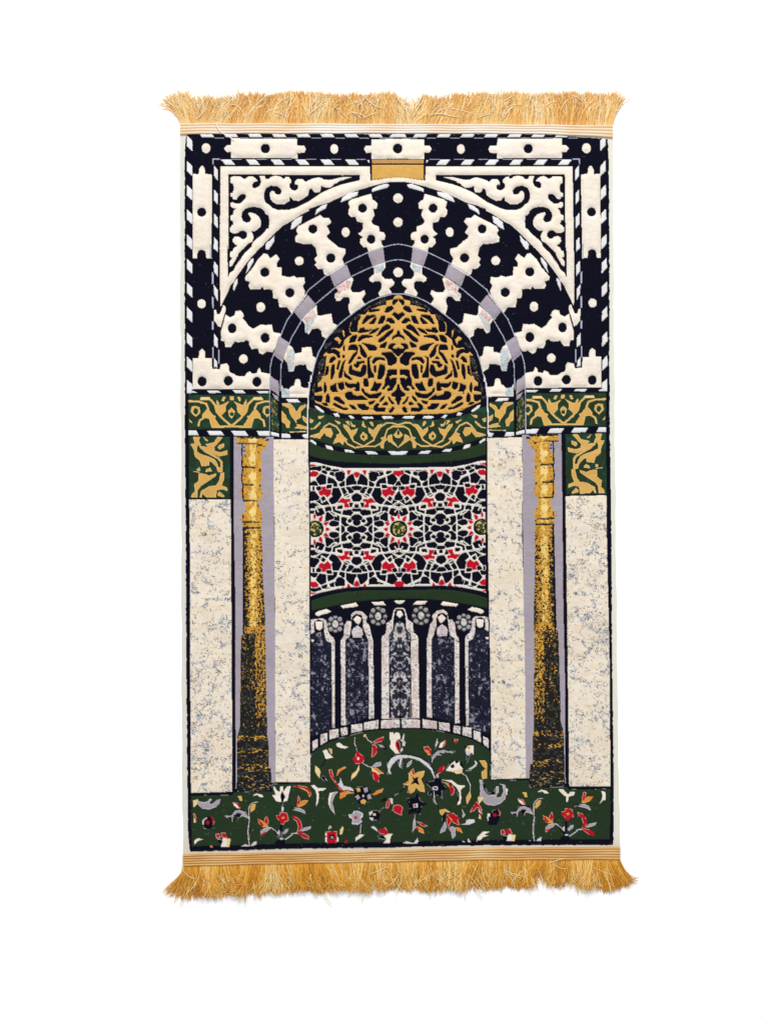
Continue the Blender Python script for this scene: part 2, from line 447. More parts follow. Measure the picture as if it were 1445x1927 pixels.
P(GOLD, "H 325,1230 380,1290 400,1350 450,1390 440,1490 400,1490 380,1430 325,1390")
P(GOLD, "H 630,1300 704,1340 704,1420 650,1380")
P(PALE, "H 440,1543 690,1535 690,1550 440,1556")
# corner panels
P(GREEN, "K 90,122 516,122 516,766 90,766")
CLIP[0] = (356, 822, 433, 938)
S(GOLD, 3.6, "K 185,170 215,235 262,275 330,312 400,352 428,385 430,440 420,490")
for s_ in """K 130,122 200,122 195,160 190,200 170,240 175,280 230,310 300,330 360,360 385,400 395,440 440,445 440,490 390,490 375,440 330,390 300,375 300,420 220,432 200,370 150,330 140,260 105,200 150,190
K 220,220 290,230 260,200 350,180 390,122 440,130 380,200 350,230 360,270 420,285 490,262 490,310 400,327 300,285 240,250
K 240,122 290,165 270,165 255,150
K 400,210 455,190 455,225 410,255 390,235
K 175,455 200,440 205,480 175,480
K 270,460 310,445 330,480 260,490
K 190,505 260,510 300,530 370,505 370,530 300,580 210,640 180,680 175,755 110,755 120,720 150,690 145,620 190,580
K 420,500 455,495 455,560 430,630 490,655 490,690 440,670 380,680 370,755 270,755 230,715 220,755 200,755 215,690 300,640 370,630 400,590
K 385,720 410,695 460,740 450,755 390,740""".splitlines():
    P(GOLD, s_)
S(PALE, 1.3, "K 135,485 205,492")
CLIP[0] = None

# ------------------------------------------------------------------ marble panels, lilac reveals, columns
P(MARBLE, "K 90,780 524,780 k 530,600 j 540,1100 p 670,345 135,362 j 100,0 k 97,0")
P(LILAC, "K 557,122 970,122 k 985,500 j 993,1000 p 1232,224 1180,224 j 600,770 j 590,900 582,1300 570,300 k 570,600 558,0")
P(MARBLE, "H 202,1662 722,1662 k 1345,0 j 1350,500 q 288,738 p 1232,222 j 988,0 k 985,0 K 972,600")
for s_ in """K 590,188 590,150 600,133 860,130 890,160 915,195 880,240 845,290 835,315 850,370 840,440 855,540 835,620 860,720 830,785 805,800 830,880 855,940 850,1000 845,1070 850,1112 k 850,0 860,500 880,800 890,1334 j 905,690 905,770 920,900 920,1334 590,1334 590,900 605,770 625,690 620,600 630,0 k 632,1100 665,1060 662,0 K 655,1070 640,1000 620,990 670,900 685,810 650,785 625,720 645,640 645,540 650,460 645,380 650,320 680,300 680,205 660,190""".splitlines():
    P(SHAFT, s_)
P(DARKCOL, "j 590,1300 p 740,345 1145,335 1180,230 1180,100 j 918,1200")
P(SHAFT, "p 1140,40 1172,40 1172,250 1145,250")
for s_ in ("K 585,188 790,190 790,200 585,200", "K 645,428 790,438 785,454 645,450", "K 645,616 765,620 765,634 645,636", "K 650,780 805,788 805,801 650,800", "K 645,1005 832,1010 832,1024 645,1024", "K 650,1064 842,1066 842,1084 650,1088",
           "K 590,120 900,120 900,133 870,145 840,135 800,146 770,134 740,146 700,134 660,146 620,134 595,140", "K 890,145 925,145 925,170 890,165", "K 800,200 860,200 840,225 805,215"):
    P(DARKCOL, s_)
S(NAVY, 2.4, "K 645,205 640,300 645,330 640,430 650,450 638,560 650,625 648,680 655,780")
S(NAVY, 3.4, "K 655,1085 k 658,0 658,1060")
S(LINE, 1.2, "j 585,900 583,1300 p 715,300")
for s_ in ("K 655,260 680,260 680,280 655,280", "K 655,230 675,230 675,245 655,245", "K 825,455 838,455 838,490 825,490", "K 822,630 838,630 838,650 822,650", "K 800,835 815,835 815,850 800,850", "K 645,940 660,940 660,980 645,980"):
    P(DARKCOL, s_)
# ------------------------------------------------------------------ star lattice panel (one quarter drafted, reflected)
CLIP[0] = (584.5, 860, 751.5, 1130)
P(LATT, "L 60,75 180,85 350,130 560,165 800,165 1430,165 M 1430,195 850,195 720,200 600,212 480,228 300,268 180,295 60,345")


def refl(spec, col):
    for fu in (None, lambda u, v: (1544 - u, v), lambda u, v: (u, 2184 - v), lambda u, v: (1544 - u, 2184 - v)):
        P(col, spec, fu=fu)


for s_ in """65,170 120,155 230,145 235,180 215,210 180,195 70,190
250,150 270,135 300,150 285,170 260,165
300,175 330,150 380,165 375,200 340,205 305,195
390,205 440,190 520,200 440,215
245,235 260,205 300,205 325,240 320,260 270,245
370,260 385,225 430,230 425,285
440,260 480,225 550,225 595,260 590,310 550,360 500,360 470,330 465,290 440,290
165,330 200,290 240,260 290,270 315,300 310,400 220,415 190,380
330,380 350,300 390,310 440,360 470,380 475,440 420,445 415,405 330,400
510,420 570,365 590,370 585,435 530,440
605,400 610,350 660,290 710,260 725,300 740,360 765,380 765,410 690,430 650,440 610,430
65,400 130,370 160,380 180,430 70,425
115,450 130,450 130,500 110,500
165,455 220,450 230,490 200,505 170,480
315,450 345,425 395,430 385,465 330,470
60,530 130,520 170,570 200,610 190,650 150,650 60,660
235,640 270,600 300,640 245,670
410,510 420,475 510,470 535,500 540,570 510,620 460,700 400,710 355,650 400,590
540,480 600,465 650,450 700,490 720,520 690,560 670,550 640,490 590,560 570,540
700,460 720,440 830,440 840,455 770,500 720,490
585,600 600,565 650,560 660,580 630,605
700,610 720,580 775,555 835,590 840,630 800,670 730,670
665,700 715,700 715,760 680,755
480,780 500,745 555,740 545,780
160,690 180,660 230,650 240,690 310,660 355,720 330,740 240,740 200,720
60,710 110,700 170,720 190,750 150,770 60,775
300,770 350,755 385,770 385,810 340,805 310,820
410,760 440,755 440,810 530,830 525,870 470,860 415,825
150,820 180,790 240,780 285,815 280,850 230,880 180,890 150,850
65,815 125,820 120,850 65,855
300,870 330,835 400,840 430,870 415,930 360,950 290,980 290,920
560,860 580,805 680,800 715,840 670,890 600,895
705,790 772,775 839,790 820,810 772,820 720,820
750,720 794,720 794,760 772,770 750,760
430,910 480,890 520,910 520,963 440,950
690,910 740,880 772,872 845,905 830,940 780,963 700,945
540,933 560,913 620,928 600,983 620,1013 655,1033 600,1043 545,993
640,963 670,943 700,963 665,988
720,983 760,890 772,883 800,933 820,983 800,1023 772,1033 730,1013
360,1013 390,973 440,963 500,993 500,1023 440,1048 380,1038
450,1083 500,1058 505,1108
535,1033 580,1063 590,1093 560,1123 535,1133
630,1083 680,1043 740,1058 772,1073 772,1093 740,1108 690,1118 640,1103""".splitlines():
    refl("L " + s_, NAVY)
for s_ in """70,110 160,120 150,135 75,140
65,240 110,210 180,220 200,255 150,300 70,300
620,205 690,200 660,260 640,270
720,240 790,225 790,290 770,320 740,290
530,190 585,215 570,225
235,450 300,445 310,485 385,490 385,560 330,615 310,590 275,565 240,590 215,570 195,535 205,510 250,500
480,690 540,625 570,620 600,640 670,630 680,675 630,680 630,700 660,730 665,765 590,765 585,700 530,690
265,1008 300,983 355,978 340,1003 310,1043
300,1073 330,1063 372,1092 330,1108 310,1103
200,923 255,883 260,923 240,978 200,963
118,890 138,850 158,890 150,923 135,940 122,920""".splitlines():
    refl("L " + s_, RED)
for u in (143, 1401):
    m_ = u > 800
    ell(NAVY, "l %d,205" % u, 122, 118)
    ell(STAR, "l %d,205" % u, 102, 100)
# the dark stars press on the pale straps, which stay about two knots wide
gy0, gy1, gx0, gx1 = 868 - Y0, 1122 - Y0, 584 - X0, 918 - X0


def press(win_, pale, dirs):
    for d_ in dirs:
        sh_ = np.roll(win_, d_, axis=(0, 1))
        op_ = np.roll(win_, (-d_[0], -d_[1]), axis=(0, 1))
        win_[(win_ == pale) & (sh_ == NAVY) & (op_ == pale)] = NAVY


press(canvas[gy0:gy1, gx0:gx1], LATT, ((0, 1), (1, 0), (0, -1), (-1, 0)))
for s_ in ("235,238 330,285 430,325 475,370 505,450 548,545", "410,457 560,455 690,430 772,424", "600,262 600,440", "322,262 318,410 412,410 396,490", "400,590 330,640 245,690 235,640",
           "160,680 245,742 380,728 465,712", "250,742 295,835 290,960", "395,760 410,830 540,880 690,900", "520,870 528,1092", "345,1045 440,1083 510,1040", "690,555 560,620 480,690 400,745",
           "730,690 700,780 560,800", "700,560 772,510", "590,450 660,570", "345,820 430,890 470,895", "195,830 150,760 200,740"):
    for fu in (None, lambda u, v: (1544 - u, v), lambda u, v: (u, 2184 - v), lambda u, v: (1544 - u, 2184 - v)):
        CLIP[0] = (584.5, 860, 751.5, 1130)
        p_ = pts("L " + s_, fu)
        h0 = canvas.copy()
        stroke_pts(p_, 2.1, LATT)
        keep_red = h0 == RED
        canvas[keep_red] = RED
# margins of the panel
P(LATT, "L 60,75 180,85 350,130 560,165 800,165 1430,165 1430,205 800,205 560,195 420,180 300,135 180,112 60,100", where=[NAVY])
P(LATT, "M 1430,195 850,195 720,200 600,212 480,228 300,268 180,295 60,345 60,300 180,262 300,235 480,190 600,180 850,165 1430,163", where=[NAVY])
P(NAVY, "L 60,75 180,82 350,127 560,160 800,162 1430,162 1430,100 800,100 560,90 300,60 60,20")
P(NAVY, "M 60,350 180,298 300,270 480,230 600,214 720,202 850,197 1430,197 1430,250 900,252 600,272 360,322 60,412")
P(RED, "L 65,112 160,122 150,137 70,142")
P(RED, "L 1315,235 1340,210 1430,210 1430,285 1370,270 1330,270")
P(RED, "M 1330,150 1360,110 1430,108 1430,158 1330,158")
CLIP[0] = None
P(GREEN, "b 160,640 300,695 500,748 700,788 1000,806 1303,806 1303,918 900,908 500,885 300,850 160,812")
P(GREEN, "M 85,405 200,365 360,320 600,270 900,250 1430,248 1430,372 1000,395 700,430 400,490 200,535 85,555")

# ------------------------------------------------------------------ arcade of windows
for s_ in ("W 130,180 180,150 290,120 330,140 360,155 310,180 220,200 180,220 140,205", "W 485,75 700,30 735,75 700,90 600,100 520,110",
           "W 915,20 1080,18 1120,65 960,65", "W 1230,5 1315,0 1315,50 1270,45"):
    P(CREAM, s_)
P(WIN, "W 80,470 260,430 300,560 360,620 365,1800 200,1860 70,1900")
P(WFRAME, "W 75,265 240,250 290,280 320,440 340,480 390,520 405,570 410,1780 372,1780 362,600 300,570 280,540 260,440 255,300 130,290 128,440 75,470")
P(NAVY, "W 120,300 180,262 245,290 255,420 120,420")
P(CREAM, "W 135,300 240,292 238,380 200,418 150,400")
P(CREAM, "W 80,545 120,545 110,580 80,575")
P(WFRAME, "W 490,560 530,500 540,350 580,285 635,290 640,190 700,145 790,160 860,230 840,290 890,350 920,490 940,560 955,1640 880,1655 560,1740 500,1740")
P(NAVY, "W 555,550 615,510 635,350 645,230 700,190 775,205 803,280 800,370 845,500 875,560 885,1657 560,1750")
P(WIN, "W 568,560 620,530 830,530 865,570 872,1640 568,1735")
P(CREAM, "W 665,265 720,213 780,250 755,320 735,335 700,310")
P(STUCCO, "W 640,440 665,390 720,350 790,400 800,470 780,520 660,515")
P(WFRAME, "W 1060,540 1070,500 1120,460 1130,320 1200,270 1225,150 1250,110 1315,102 1315,1652 1060,1652")
P(NAVY, "W 1165,560 1165,480 1222,400 1222,300 1240,160 1262,122 1315,118 1315,1645 1165,1645")
P(GREY, "W 1178,560 1178,490 1240,400 1250,330 1315,290 1315,1640 1178,1640")
P(CREAM, "W 1285,150 1315,140 1315,250 1290,230 1265,200")
for u, v, R in ((415, 330, 96), (1012, 220, 108)):
    ell(SPECK, "W %f,%f" % (u, v), R + 20, R + 26)
    for i in range(8):
        a = math.pi / 4 * i
        ell(GREY, "W %f,%f" % (u + R * .92 * math.cos(a), v + R * 1.02 * math.sin(a)), 31 if i % 2 else 27, 30 if i % 2 else 20)
    ell(STUCCO, "W %f,%f" % (u, v), 42, 54)
for s_ in ("q 315,235 380,200 380,320 350,365 315,370", "q 412,150 502,125 502,240 412,292", "q 525,95 640,75 640,200 525,225", "q 665,70 745,55 750,150 668,175",
           "q 795,30 930,10 930,100 795,130", "q 955,0 1130,-35 1130,75 955,95", "q 1165,-28 1390,-42 1390,65 1165,76"):
    P(WFRAME, s_)

# ------------------------------------------------------------------ flowered green ground
P(GREEN, "q 302,388 400,312 530,237 700,182 950,117 1150,92 1407,86 1407,760 302,760")
P(GREEN, "O 359.5,1498 437,1496.5 441,1491.5 512,1490 513,1476.5 590,1474 756,1474 756,1584.5 700,1585 540,1588 361,1593")


def flowers_of_the_side(tulip=True):
    for c_, s_ in ((LILAC, "p 200,450 250,470 300,480 350,470 380,435 410,440 370,490 400,510 440,480 470,450 520,440 510,490 460,540 380,570 290,565 240,530"),
                   (PALE, "p 160,460 230,440 220,500 170,550"), (RED, "p 165,620 190,630 210,700 200,750 180,720"), (PALE, "p 172,690 192,690 195,745 175,745"),
                   (NAVY, "p 280,720 330,670 400,660 430,720 420,790 400,825 300,825"), (RED, "p 380,655 430,690 440,740 420,780 415,720"), (STUCCO, "p 280,715 335,675 345,690 300,720 300,770 285,770"), (RED, "p 330,720 370,720 375,765 335,770"),
                   (RED, "p 455,890 500,880 520,940 460,950"), (RED, "p 525,875 580,870 600,920 600,950 530,930"), (CREAM, "p 455,955 520,960 545,985 520,1060 620,1060 650,950 560,945 540,970"), (NAVY, "p 485,965 540,970 540,1020 490,1010"), (PALE, "p 600,950 650,950 630,1060 600,1050"),
                   (CREAM, "p 175,1030 180,980 220,945 290,960 230,980 200,1010"), (ORANGE, "p 380,1050 405,1035 420,1065 390,1070"),
                   (GOLD, "p 740,400 790,400 800,460 770,460"), (CREAM, "p 930,400 980,365 1050,380 1080,415 1030,415 990,385"),
                   (RED, "p 670,480 740,490 780,540 770,565 740,540"), (CREAM, "p 680,490 730,510 765,560 740,560 690,520"),
                   (NAVY, "p 560,655 650,640 680,590 740,565 820,580 880,640 890,690 830,670 790,640 750,690 700,640 690,740 660,700 600,680"),
                   (LILAC, "p 580,655 660,650 700,590 760,578 830,605 875,665 880,690 830,668 790,655 760,690 790,630 740,620 690,650 670,730 660,670 600,680"),
                   (NAVY, "p 890,540 930,490 990,480 970,560 910,625 890,620"), (GOLD, "p 905,540 940,505 975,505 960,570 910,615 900,600")):
        P(c_, s_, m=False)
    S(STUCCO, 1.4, "p 1000,478 940,485 900,520 882,560 885,640 890,720 872,860 880,960 895,1045", m=False)
    S(NAVY, 1.4, "p 898,720 885,860 890,960 905,1045", m=False)
    for c_, s_ in ((STUCCO, "p 780,1050 830,1025 890,1035 890,1055"), (STUCCO, "p 905,1045 940,1000 985,980 980,1030 920,1050"),
                   (RED, "p 1240,650 1290,640 1290,605 1345,610 1385,620 1400,720 1350,735 1330,770 1300,765 1285,720 1245,690"), (ORANGE, "p 1305,670 1340,660 1350,690 1310,695"),
                   (ORANGE, "p 1000,695 1060,720 1110,750 1140,800 1060,795 1010,750"), (RED, "p 1000,700 1030,720 1080,780 1050,795 1010,750"), (RED, "p 1120,650 1090,690 1080,730 1130,770 1140,720"),
                   (LILAC, "p 1035,850 1090,810 1170,805 1130,850 1080,870 1040,910"), (RED, "p 1035,890 1110,865 1070,910 1035,915"),
                   (NAVY, "p 1170,805 1250,870 1290,930 1290,780 1320,770 1310,940 1350,950 1360,1030 1230,1035 1225,990 1280,960"), (STUCCO, "p 1255,860 1280,840 1280,910 1265,890"), (LILAC, "p 1320,880 1360,830 1400,820 1390,860 1340,900"), (STUCCO, "p 1290,945 1330,945 1330,965 1290,965"),
                   (RED, "q 70,1150 130,1170 175,1220 190,1300 150,1350 220,1370 270,1400 280,1445 210,1430 120,1360 140,1290 120,1220 80,1195"), (LILAC, "q 165,1340 210,1300 300,1280 290,1310 230,1335"),
                   (ORANGE, "q 120,1040 130,990 200,960 265,960 230,1010 160,1040"), (RED, "q 125,990 140,900 165,940 160,990 140,1010"), (LILAC, "q 70,1050 150,1050 210,1080 235,1130 170,1100 90,1080"), (NAVY, "q 25,1095 70,1045 120,1070 60,1080")):
        P(c_, s_, m=False)
    S(STUCCO, 1.3, "p 1170,805 1240,860 1260,890", m=False)
    S(STUCCO, 1.6, "p 1350,965 1445,900 q 60,1370 120,1365", m=False)

    if tulip:
        for c_, s_ in ((CREAM, "p 1185,390 1230,380 1205,300 1215,275 1250,330 1290,350 1290,280 1330,270 1330,340 1380,275 1415,270 1410,340 1380,380 1400,400 1380,460 1330,475 1240,470 1215,430"),
                   (NAVY, "p 1290,400 1315,335 1355,410 1330,470 1330,545 1305,545 1305,470"), (STUCCO, "p 1305,545 1335,545 1330,600 1310,600")):
            P(c_, s_, m=False)


flowers_of_the_side()
CLIP[0] = (890, 1478, 1146.5, 1582)
OFF[0], OFF[1] = 535.5, -7.0
flowers_of_the_side(False)
OFF[0] = OFF[1] = 0.0
CLIP[0] = None
for ln_ in """CREAM s 665,270 710,270 740,300 770,325 790,320 795,300 850,302 840,340 800,350 780,360 770,415 755,415 750,355 710,330 675,295
CREAM s 1150,295 1190,300 1200,330 1195,395 1165,400 1130,440 1155,390 1165,340
RED s 930,370 950,300 980,310 965,370 940,390
CREAM q 0,790 50,780 30,860 20,900 0,970
RED q 70,790 150,775 240,790 290,830 300,890 275,925 265,870 230,830 170,810
ORANGE q 130,800 200,800 260,840 285,900 275,920 250,850 200,825
CREAM q 290,775 340,770 380,805 490,810 450,840 390,845 395,950 360,1040 370,900 350,830
CREAM q 610,255 650,245 700,285 760,300 720,320 650,310 615,290
CREAM q 440,350 490,330 520,380 570,430 480,450 460,390
GOLD q 510,320 560,320 555,385 540,380
PALE q 350,530 400,570 415,610 400,685 350,610
NAVY q 410,660 460,655 490,700 490,750 440,710
STUCCO q 470,690 495,700 490,725
RED q 520,580 555,580 580,680 640,790 670,830 640,820 560,700 525,640
ORANGE q 610,660 630,580 700,545 740,550 690,580 650,610 625,650
STUCCO q 620,755 650,750 660,680 700,780 790,800 835,850 740,830 690,835
ORANGE q 650,930 660,870 740,840 840,870 740,880 720,910 660,945
RED q 640,820 690,835 740,840 680,860
LILAC q 515,930 530,870 640,850 590,900 560,980 580,1080 590,1130 530,1060 510,990
CREAM q 515,930 530,870 600,855 560,880 530,980 540,1060 515,1010
RED q 815,440 850,410 845,375 880,355 910,390 950,410 955,450 940,500 850,510 820,470
STUCCO q 865,430 890,430 890,460 865,460
PALE q 790,720 800,640 860,590 890,520 890,590 850,660 800,700
RED q 1060,240 1120,200 1195,170 1180,230 1100,250
RED q 1045,430 1055,260 1110,290 1110,370 1080,410
NAVY q 1060,245 1140,265 1235,300 1220,340 1130,300
LILAC q 1120,265 1180,280 1215,310 1150,305
GOLD q 945,180 950,145 975,140 980,175
PALE q 1045,560 1110,560 1200,630 1130,635 1050,600
ORANGE q 1060,565 1110,565 1195,630 1130,620
RED q 1045,600 1090,610 1140,660 1135,740 1070,700
LILAC q 1050,545 1090,500 1165,480 1160,530 1100,550
NAVY q 830,850 870,790 980,790 1020,830 1050,880 1045,950 990,960 950,1020 890,1000 840,950
GOLD q 855,815 900,805 910,850 870,860
LILAC q 945,810 990,800 1005,850 960,870
LILAC q 840,915 880,890 905,930 870,960
LILAC q 990,900 1025,880 1045,940 1000,950
GOLD q 905,965 950,945 980,970 960,1010 915,1000
STUCCO q 935,890 955,890 955,920 935,920
ORANGE q 1060,890 1110,840 1195,810 1170,860 1100,890
NAVY q 1145,985 1190,940 1240,930 1220,970
RED q 1215,1060 1230,980 1275,930 1270,1000 1250,1060
STUCCO q 1280,930 1310,940 1310,1010 1285,1000
RED q 1300,1080 1320,1015 1400,1015 1435,1050 1420,1100 1420,1150 1360,1125
STUCCO q 760,1140 810,1125 830,1090 880,1090 940,1120 940,1160 910,1190 935,1220 880,1260 800,1255 810,1190 770,1175
LILAC q 775,1140 820,1130 840,1100 875,1100 930,1130 900,1170 920,1220 880,1245 815,1240 820,1190
RED q 835,1155 865,1155 865,1190 835,1190
NAVY q 1010,1110 1060,1080 1140,1090 1150,1140 1130,1210 1030,1205
STUCCO q 1010,1110 1060,1085 1060,1120 1025,1150
STUCCO q 1020,1170 1070,1180 1060,1210 1030,1200
PALE q 1065,1120 1095,1120 1095,1150 1065,1150
RED q 480,1350 530,1340 615,1340 620,1400 610,1490 500,1490 480,1420
NAVY q 525,1390 580,1380 590,1430 550,1450 520,1430
LILAC q 535,1410 570,1400 570,1435 540,1435
CREAM q 475,1360 495,1370 495,1400 475,1390
CREAM q 475,1420 495,1410 495,1480 475,1470
CREAM q 615,1410 640,1420 635,1470 615,1470
LILAC q 510,1330 520,1280 545,1270 550,1300 525,1310
PALE q 650,1380 660,1320 690,1275 700,1310 680,1380
CREAM q 845,1480 850,1420 900,1380 960,1385 900,1430 865,1450
STUCCO q 1035,1290 1070,1275 1110,1310 1125,1350 1080,1320
RED q 1130,1320 1190,1310 1220,1295 1255,1370 1250,1390 1140,1370
NAVY q 1115,1400 1150,1385 1210,1390 1215,1450 1140,1430
CREAM q 1195,1400 1260,1370 1310,1370 1280,1410 1270,1490 1190,1490 1230,1440
RED q 705,1490 735,1440 755,1490
CREAM q 1265,120 1310,115 1330,160 1350,120 1390,130 1400,200 1370,210 1345,240 1350,320 1390,370 1350,385 1280,320 1265,280 1310,260 1265,200
CREAM r -40,130 0,190 20,130 60,120 85,160 85,200 50,210 20,240 30,310 85,385 30,380 -30,300
RED r 25,250 50,205 85,260 80,340 60,345 30,300
NAVY r 45,240 70,250 80,320 60,320
STUCCO r 75,210 105,210 130,130 140,140 130,220 155,240 140,290 110,290 120,340 90,370 85,340 110,300 110,240
NAVY r -80,500 -20,410 60,395 190,395 330,430 420,480 480,540 525,640 540,760 505,760 495,650 430,560 300,470 190,440 120,450 110,570 60,520 40,450 0,500 -60,560 -20,650 -75,640
STUCCO r -75,520 -25,440 60,400 200,405 330,440 420,500 480,570 520,690 505,690 470,600 400,530 300,460 190,435 115,440 95,520 90,560 70,540 80,445 30,470 -20,530 -45,580 -20,640 -60,630
LILAC r 165,550 175,500 230,460 225,510 195,540
RED r 370,300 430,290 470,340 465,400 430,400 385,340
ORANGE r 390,330 440,345 455,395 425,395
NAVY r 460,500 465,420 520,350 610,325 690,350 770,350 740,390 640,380 590,370 600,410 530,420 480,480
LILAC r 470,505 475,430 530,360 620,335 680,355 750,360 730,380 650,370 560,375 600,405 530,410 490,460
STUCCO r 520,260 545,190 550,250 530,290 515,330
RED r 600,240 640,215 655,230 635,280 600,310
CREAM r 560,310 580,255 640,230 615,270 600,310
RED r 750,200 800,205 795,240 770,265
NAVY r 880,300 930,270 1000,290 1005,400 950,400 920,480 880,540 900,440
CREAM r 890,330 930,285 990,285 995,380 985,400 965,370 930,410 900,380
GOLD r 905,290 940,285 960,330 920,330
STUCCO r 895,350 950,360 930,410 905,405
NAVY r 640,600 690,500 740,470 830,470 870,540 850,610 780,630
CREAM r 650,595 700,525 760,470 770,510 820,485 820,530 860,565 840,620 790,630 740,610
NAVY r 705,530 740,515 760,540 740,565 710,560
PALE r 740,605 850,580 845,625 780,635
STUCCO r 920,580 980,540 1010,510 1005,465 1040,495 1020,540 960,580
GOLD r 1060,465 1130,465 1155,500 1155,690 1095,695 1090,610 1140,570 1100,530
GREEN r 1100,560 1130,565 1120,580 1095,590
RED r 550,640 560,570 600,540 640,530 620,600
LILAC r 525,690 530,640 550,630 560,670 545,700
NAVY r 400,730 500,720 530,680 600,700 610,760 670,820 600,850 610,940 530,890 490,860 420,940 430,860 490,830 420,770
STUCCO r 485,795 545,785 555,830 490,835
NAVY r 500,800 540,800 540,820 500,820
GOLD r 115,760 190,720 190,630 230,580 260,640 300,610 390,595 370,660 340,700 380,780 390,860 330,850 280,800 260,850 210,880 180,830 190,780
ORANGE r 120,760 200,715 180,760
RED r 185,800 210,880 180,860
RED r 225,575 250,570 270,640 240,640
NAVY r 225,650 260,690 320,670 300,710 325,775 270,750 210,770 250,715
NAVY r 155,930 220,930 270,930 290,870 320,900 330,960 420,1010 350,1040 335,1140 270,1110 180,1140 200,1050 165,970
STUCCO r 245,1010 300,1000 300,1050 250,1055
RED r 255,1010 285,1010 285,1040 255,1040
RED r 10,1030 60,1010 125,1050 100,1080 110,1150 60,1130 10,1110
CREAM r 600,705 720,710 800,770 895,780 850,815 830,840 840,930 830,1000 790,1020 810,900 780,800 700,735
NAVY r 770,790 815,870 815,960 790,1000 795,900
RED r 610,730 680,745 720,800 730,770 760,830 740,890 710,900 700,820 660,760
ORANGE r 620,735 680,750 700,810 650,760
GOLD r 905,1010 900,920 950,840 960,920 930,980
RED r 945,1105 980,1040 1030,970 1050,1000 1090,1050 1100,1110 1060,1060 1030,1050 1000,1090
STUCCO r 1045,1050 1070,1090 1105,1130 1060,1110
NAVY r 1190,1130 1220,1130 1220,1080 1290,1070 1310,1110 1310,1225 1200,1220
CREAM r 1165,1120 1195,1120 1195,1165 1165,1165
RED r 1225,1140 1260,1115 1280,1150 1250,1170
RED r 1290,1065 1325,1110 1320,1160 1300,1120
LILAC r 1065,700 1095,710 1110,830 1170,900 1260,890 1270,790 1300,790 1300,860 1250,930 1330,920 1360,850 1350,780 1310,755 1380,770 1395,850 1380,950 1300,990 1200,980 1130,935 1060,950 1075,850
NAVY r 1095,700 1115,800 1170,885 1250,885 1265,780 1230,860 1170,860
PALE r 1055,930 1110,910 1115,940 1065,950
CREAM r 1390,815 1412,815 1405,890 1390,890
LILAC r 845,1060 870,1110 890,1140 850,1185 860,1120
GOLD r 570,1080 640,1065 710,1110 640,1105 600,1150 575,1120
NAVY r 590,1240 610,1150 650,1110 640,1190 620,1230
RED r 655,1140 740,1115 820,1180 800,1210 830,1280 740,1240 720,1210 680,1300 655,1230
GOLD r 670,1150 720,1190 740,1215 700,1190
LILAC r 575,1370 590,1310 640,1225 660,1290 640,1340
LILAC r 680,1300 730,1280 770,1310 765,1400 730,1445 715,1360
ORANGE r 760,1290 830,1300 855,1365 790,1340
STUCCO r 830,1260 890,1245 910,1200 1000,1195 1010,1230 940,1260
LILAC r 250,1190 270,1190 280,1290 230,1360 240,1290
RED r 285,1220 340,1230 430,1280 380,1290 320,1260
ORANGE r 285,1290 330,1290 375,1330 380,1375 320,1350
RED r 280,1290 300,1280 320,1350 290,1320
STUCCO r 115,1490 160,1465 250,1490 300,1425 310,1470 290,1500 200,1500
CREAM r 1025,1475 1040,1410 1110,1345 1190,1350 1110,1390 1060,1440
STUCCO r 920,1430 960,1475 920,1475
STUCCO r 850,1455 890,1475 855,1478""".splitlines():
    c_, s_ = ln_.split(' ', 1)
    P(globals()[c_], s_, m=False)
for w, c_, s_ in ((1.3, STUCCO, "q 840,185 835,260 855,300 865,350"), (1.4, STUCCO, "q 975,165 1000,215 1050,245"), (1.3, STUCCO, "q 940,505 1000,540 1060,555"), (1.1, STUCCO, "q 915,1255 905,1370"),
                  (1.3, NAVY, "q 920,1020 890,1060"), (1.5, NAVY, "q 1190,1050 1150,1090"), (1.5, NAVY, "q 1280,930 1380,870 1450,820 r 130,780"), (2, NAVY, "q 480,460 450,520 420,545"),
                  (1.6, NAVY, "r 920,420 900,490 880,500"), (1.5, NAVY, "r 860,590 960,590"), (1.5, STUCCO, "r 850,625 900,660 950,770 950,840"), (1.4, STUCCO, "r 500,850 510,960 545,1040"), (1.6, NAVY, "r 490,860 495,970 560,1060"),
                  (1.5, RED, "r 265,1140 265,1200"), (1.3, STUCCO, "r 265,1180 270,1240")):
    S(c_, w, s_, m=False)
P(NAVY, "q 305,360 400,288 530,212 700,158 950,95 1150,72 1407,66 1407,86 1150,92 950,117 700,182 530,237 400,312 305,388")
# ------------------------------------------------------------------ flecks woven into marble, columns and windows
rng = np.random.default_rng(7)


def noise(sx, sy, seed):
    """smooth value noise over the canvas, cell size sx by sy"""
    r = np.random.default_rng(seed)
    nx, ny = int(W / sx) + 3, int(H / sy) + 3
    g = r.random((ny, nx))
    fx, fy = np.arange(W) / sx, np.arange(H) / sy
    ix, iy = fx.astype(int), fy.astype(int)
    tx, ty = fx - ix, fy - iy
    tx, ty = tx * tx * (3 - 2 * tx), ty * ty * (3 - 2 * ty)
    a = g[iy][:, ix] * (1 - tx) + g[iy][:, ix + 1] * tx
    b = g[iy + 1][:, ix] * (1 - tx) + g[iy + 1][:, ix + 1] * tx
    return a * (1 - ty[:, None]) + b * ty[:, None]


press(canvas[553 - Y0:770 - Y0, 584 - X0:916 - X0], GOLD, ((0, 1), (-1, 0)))
YY, XX = np.mgrid[0:H, 0:W]
YD, XD = YY + Y0 + 0.5, XX + X0 + 0.5

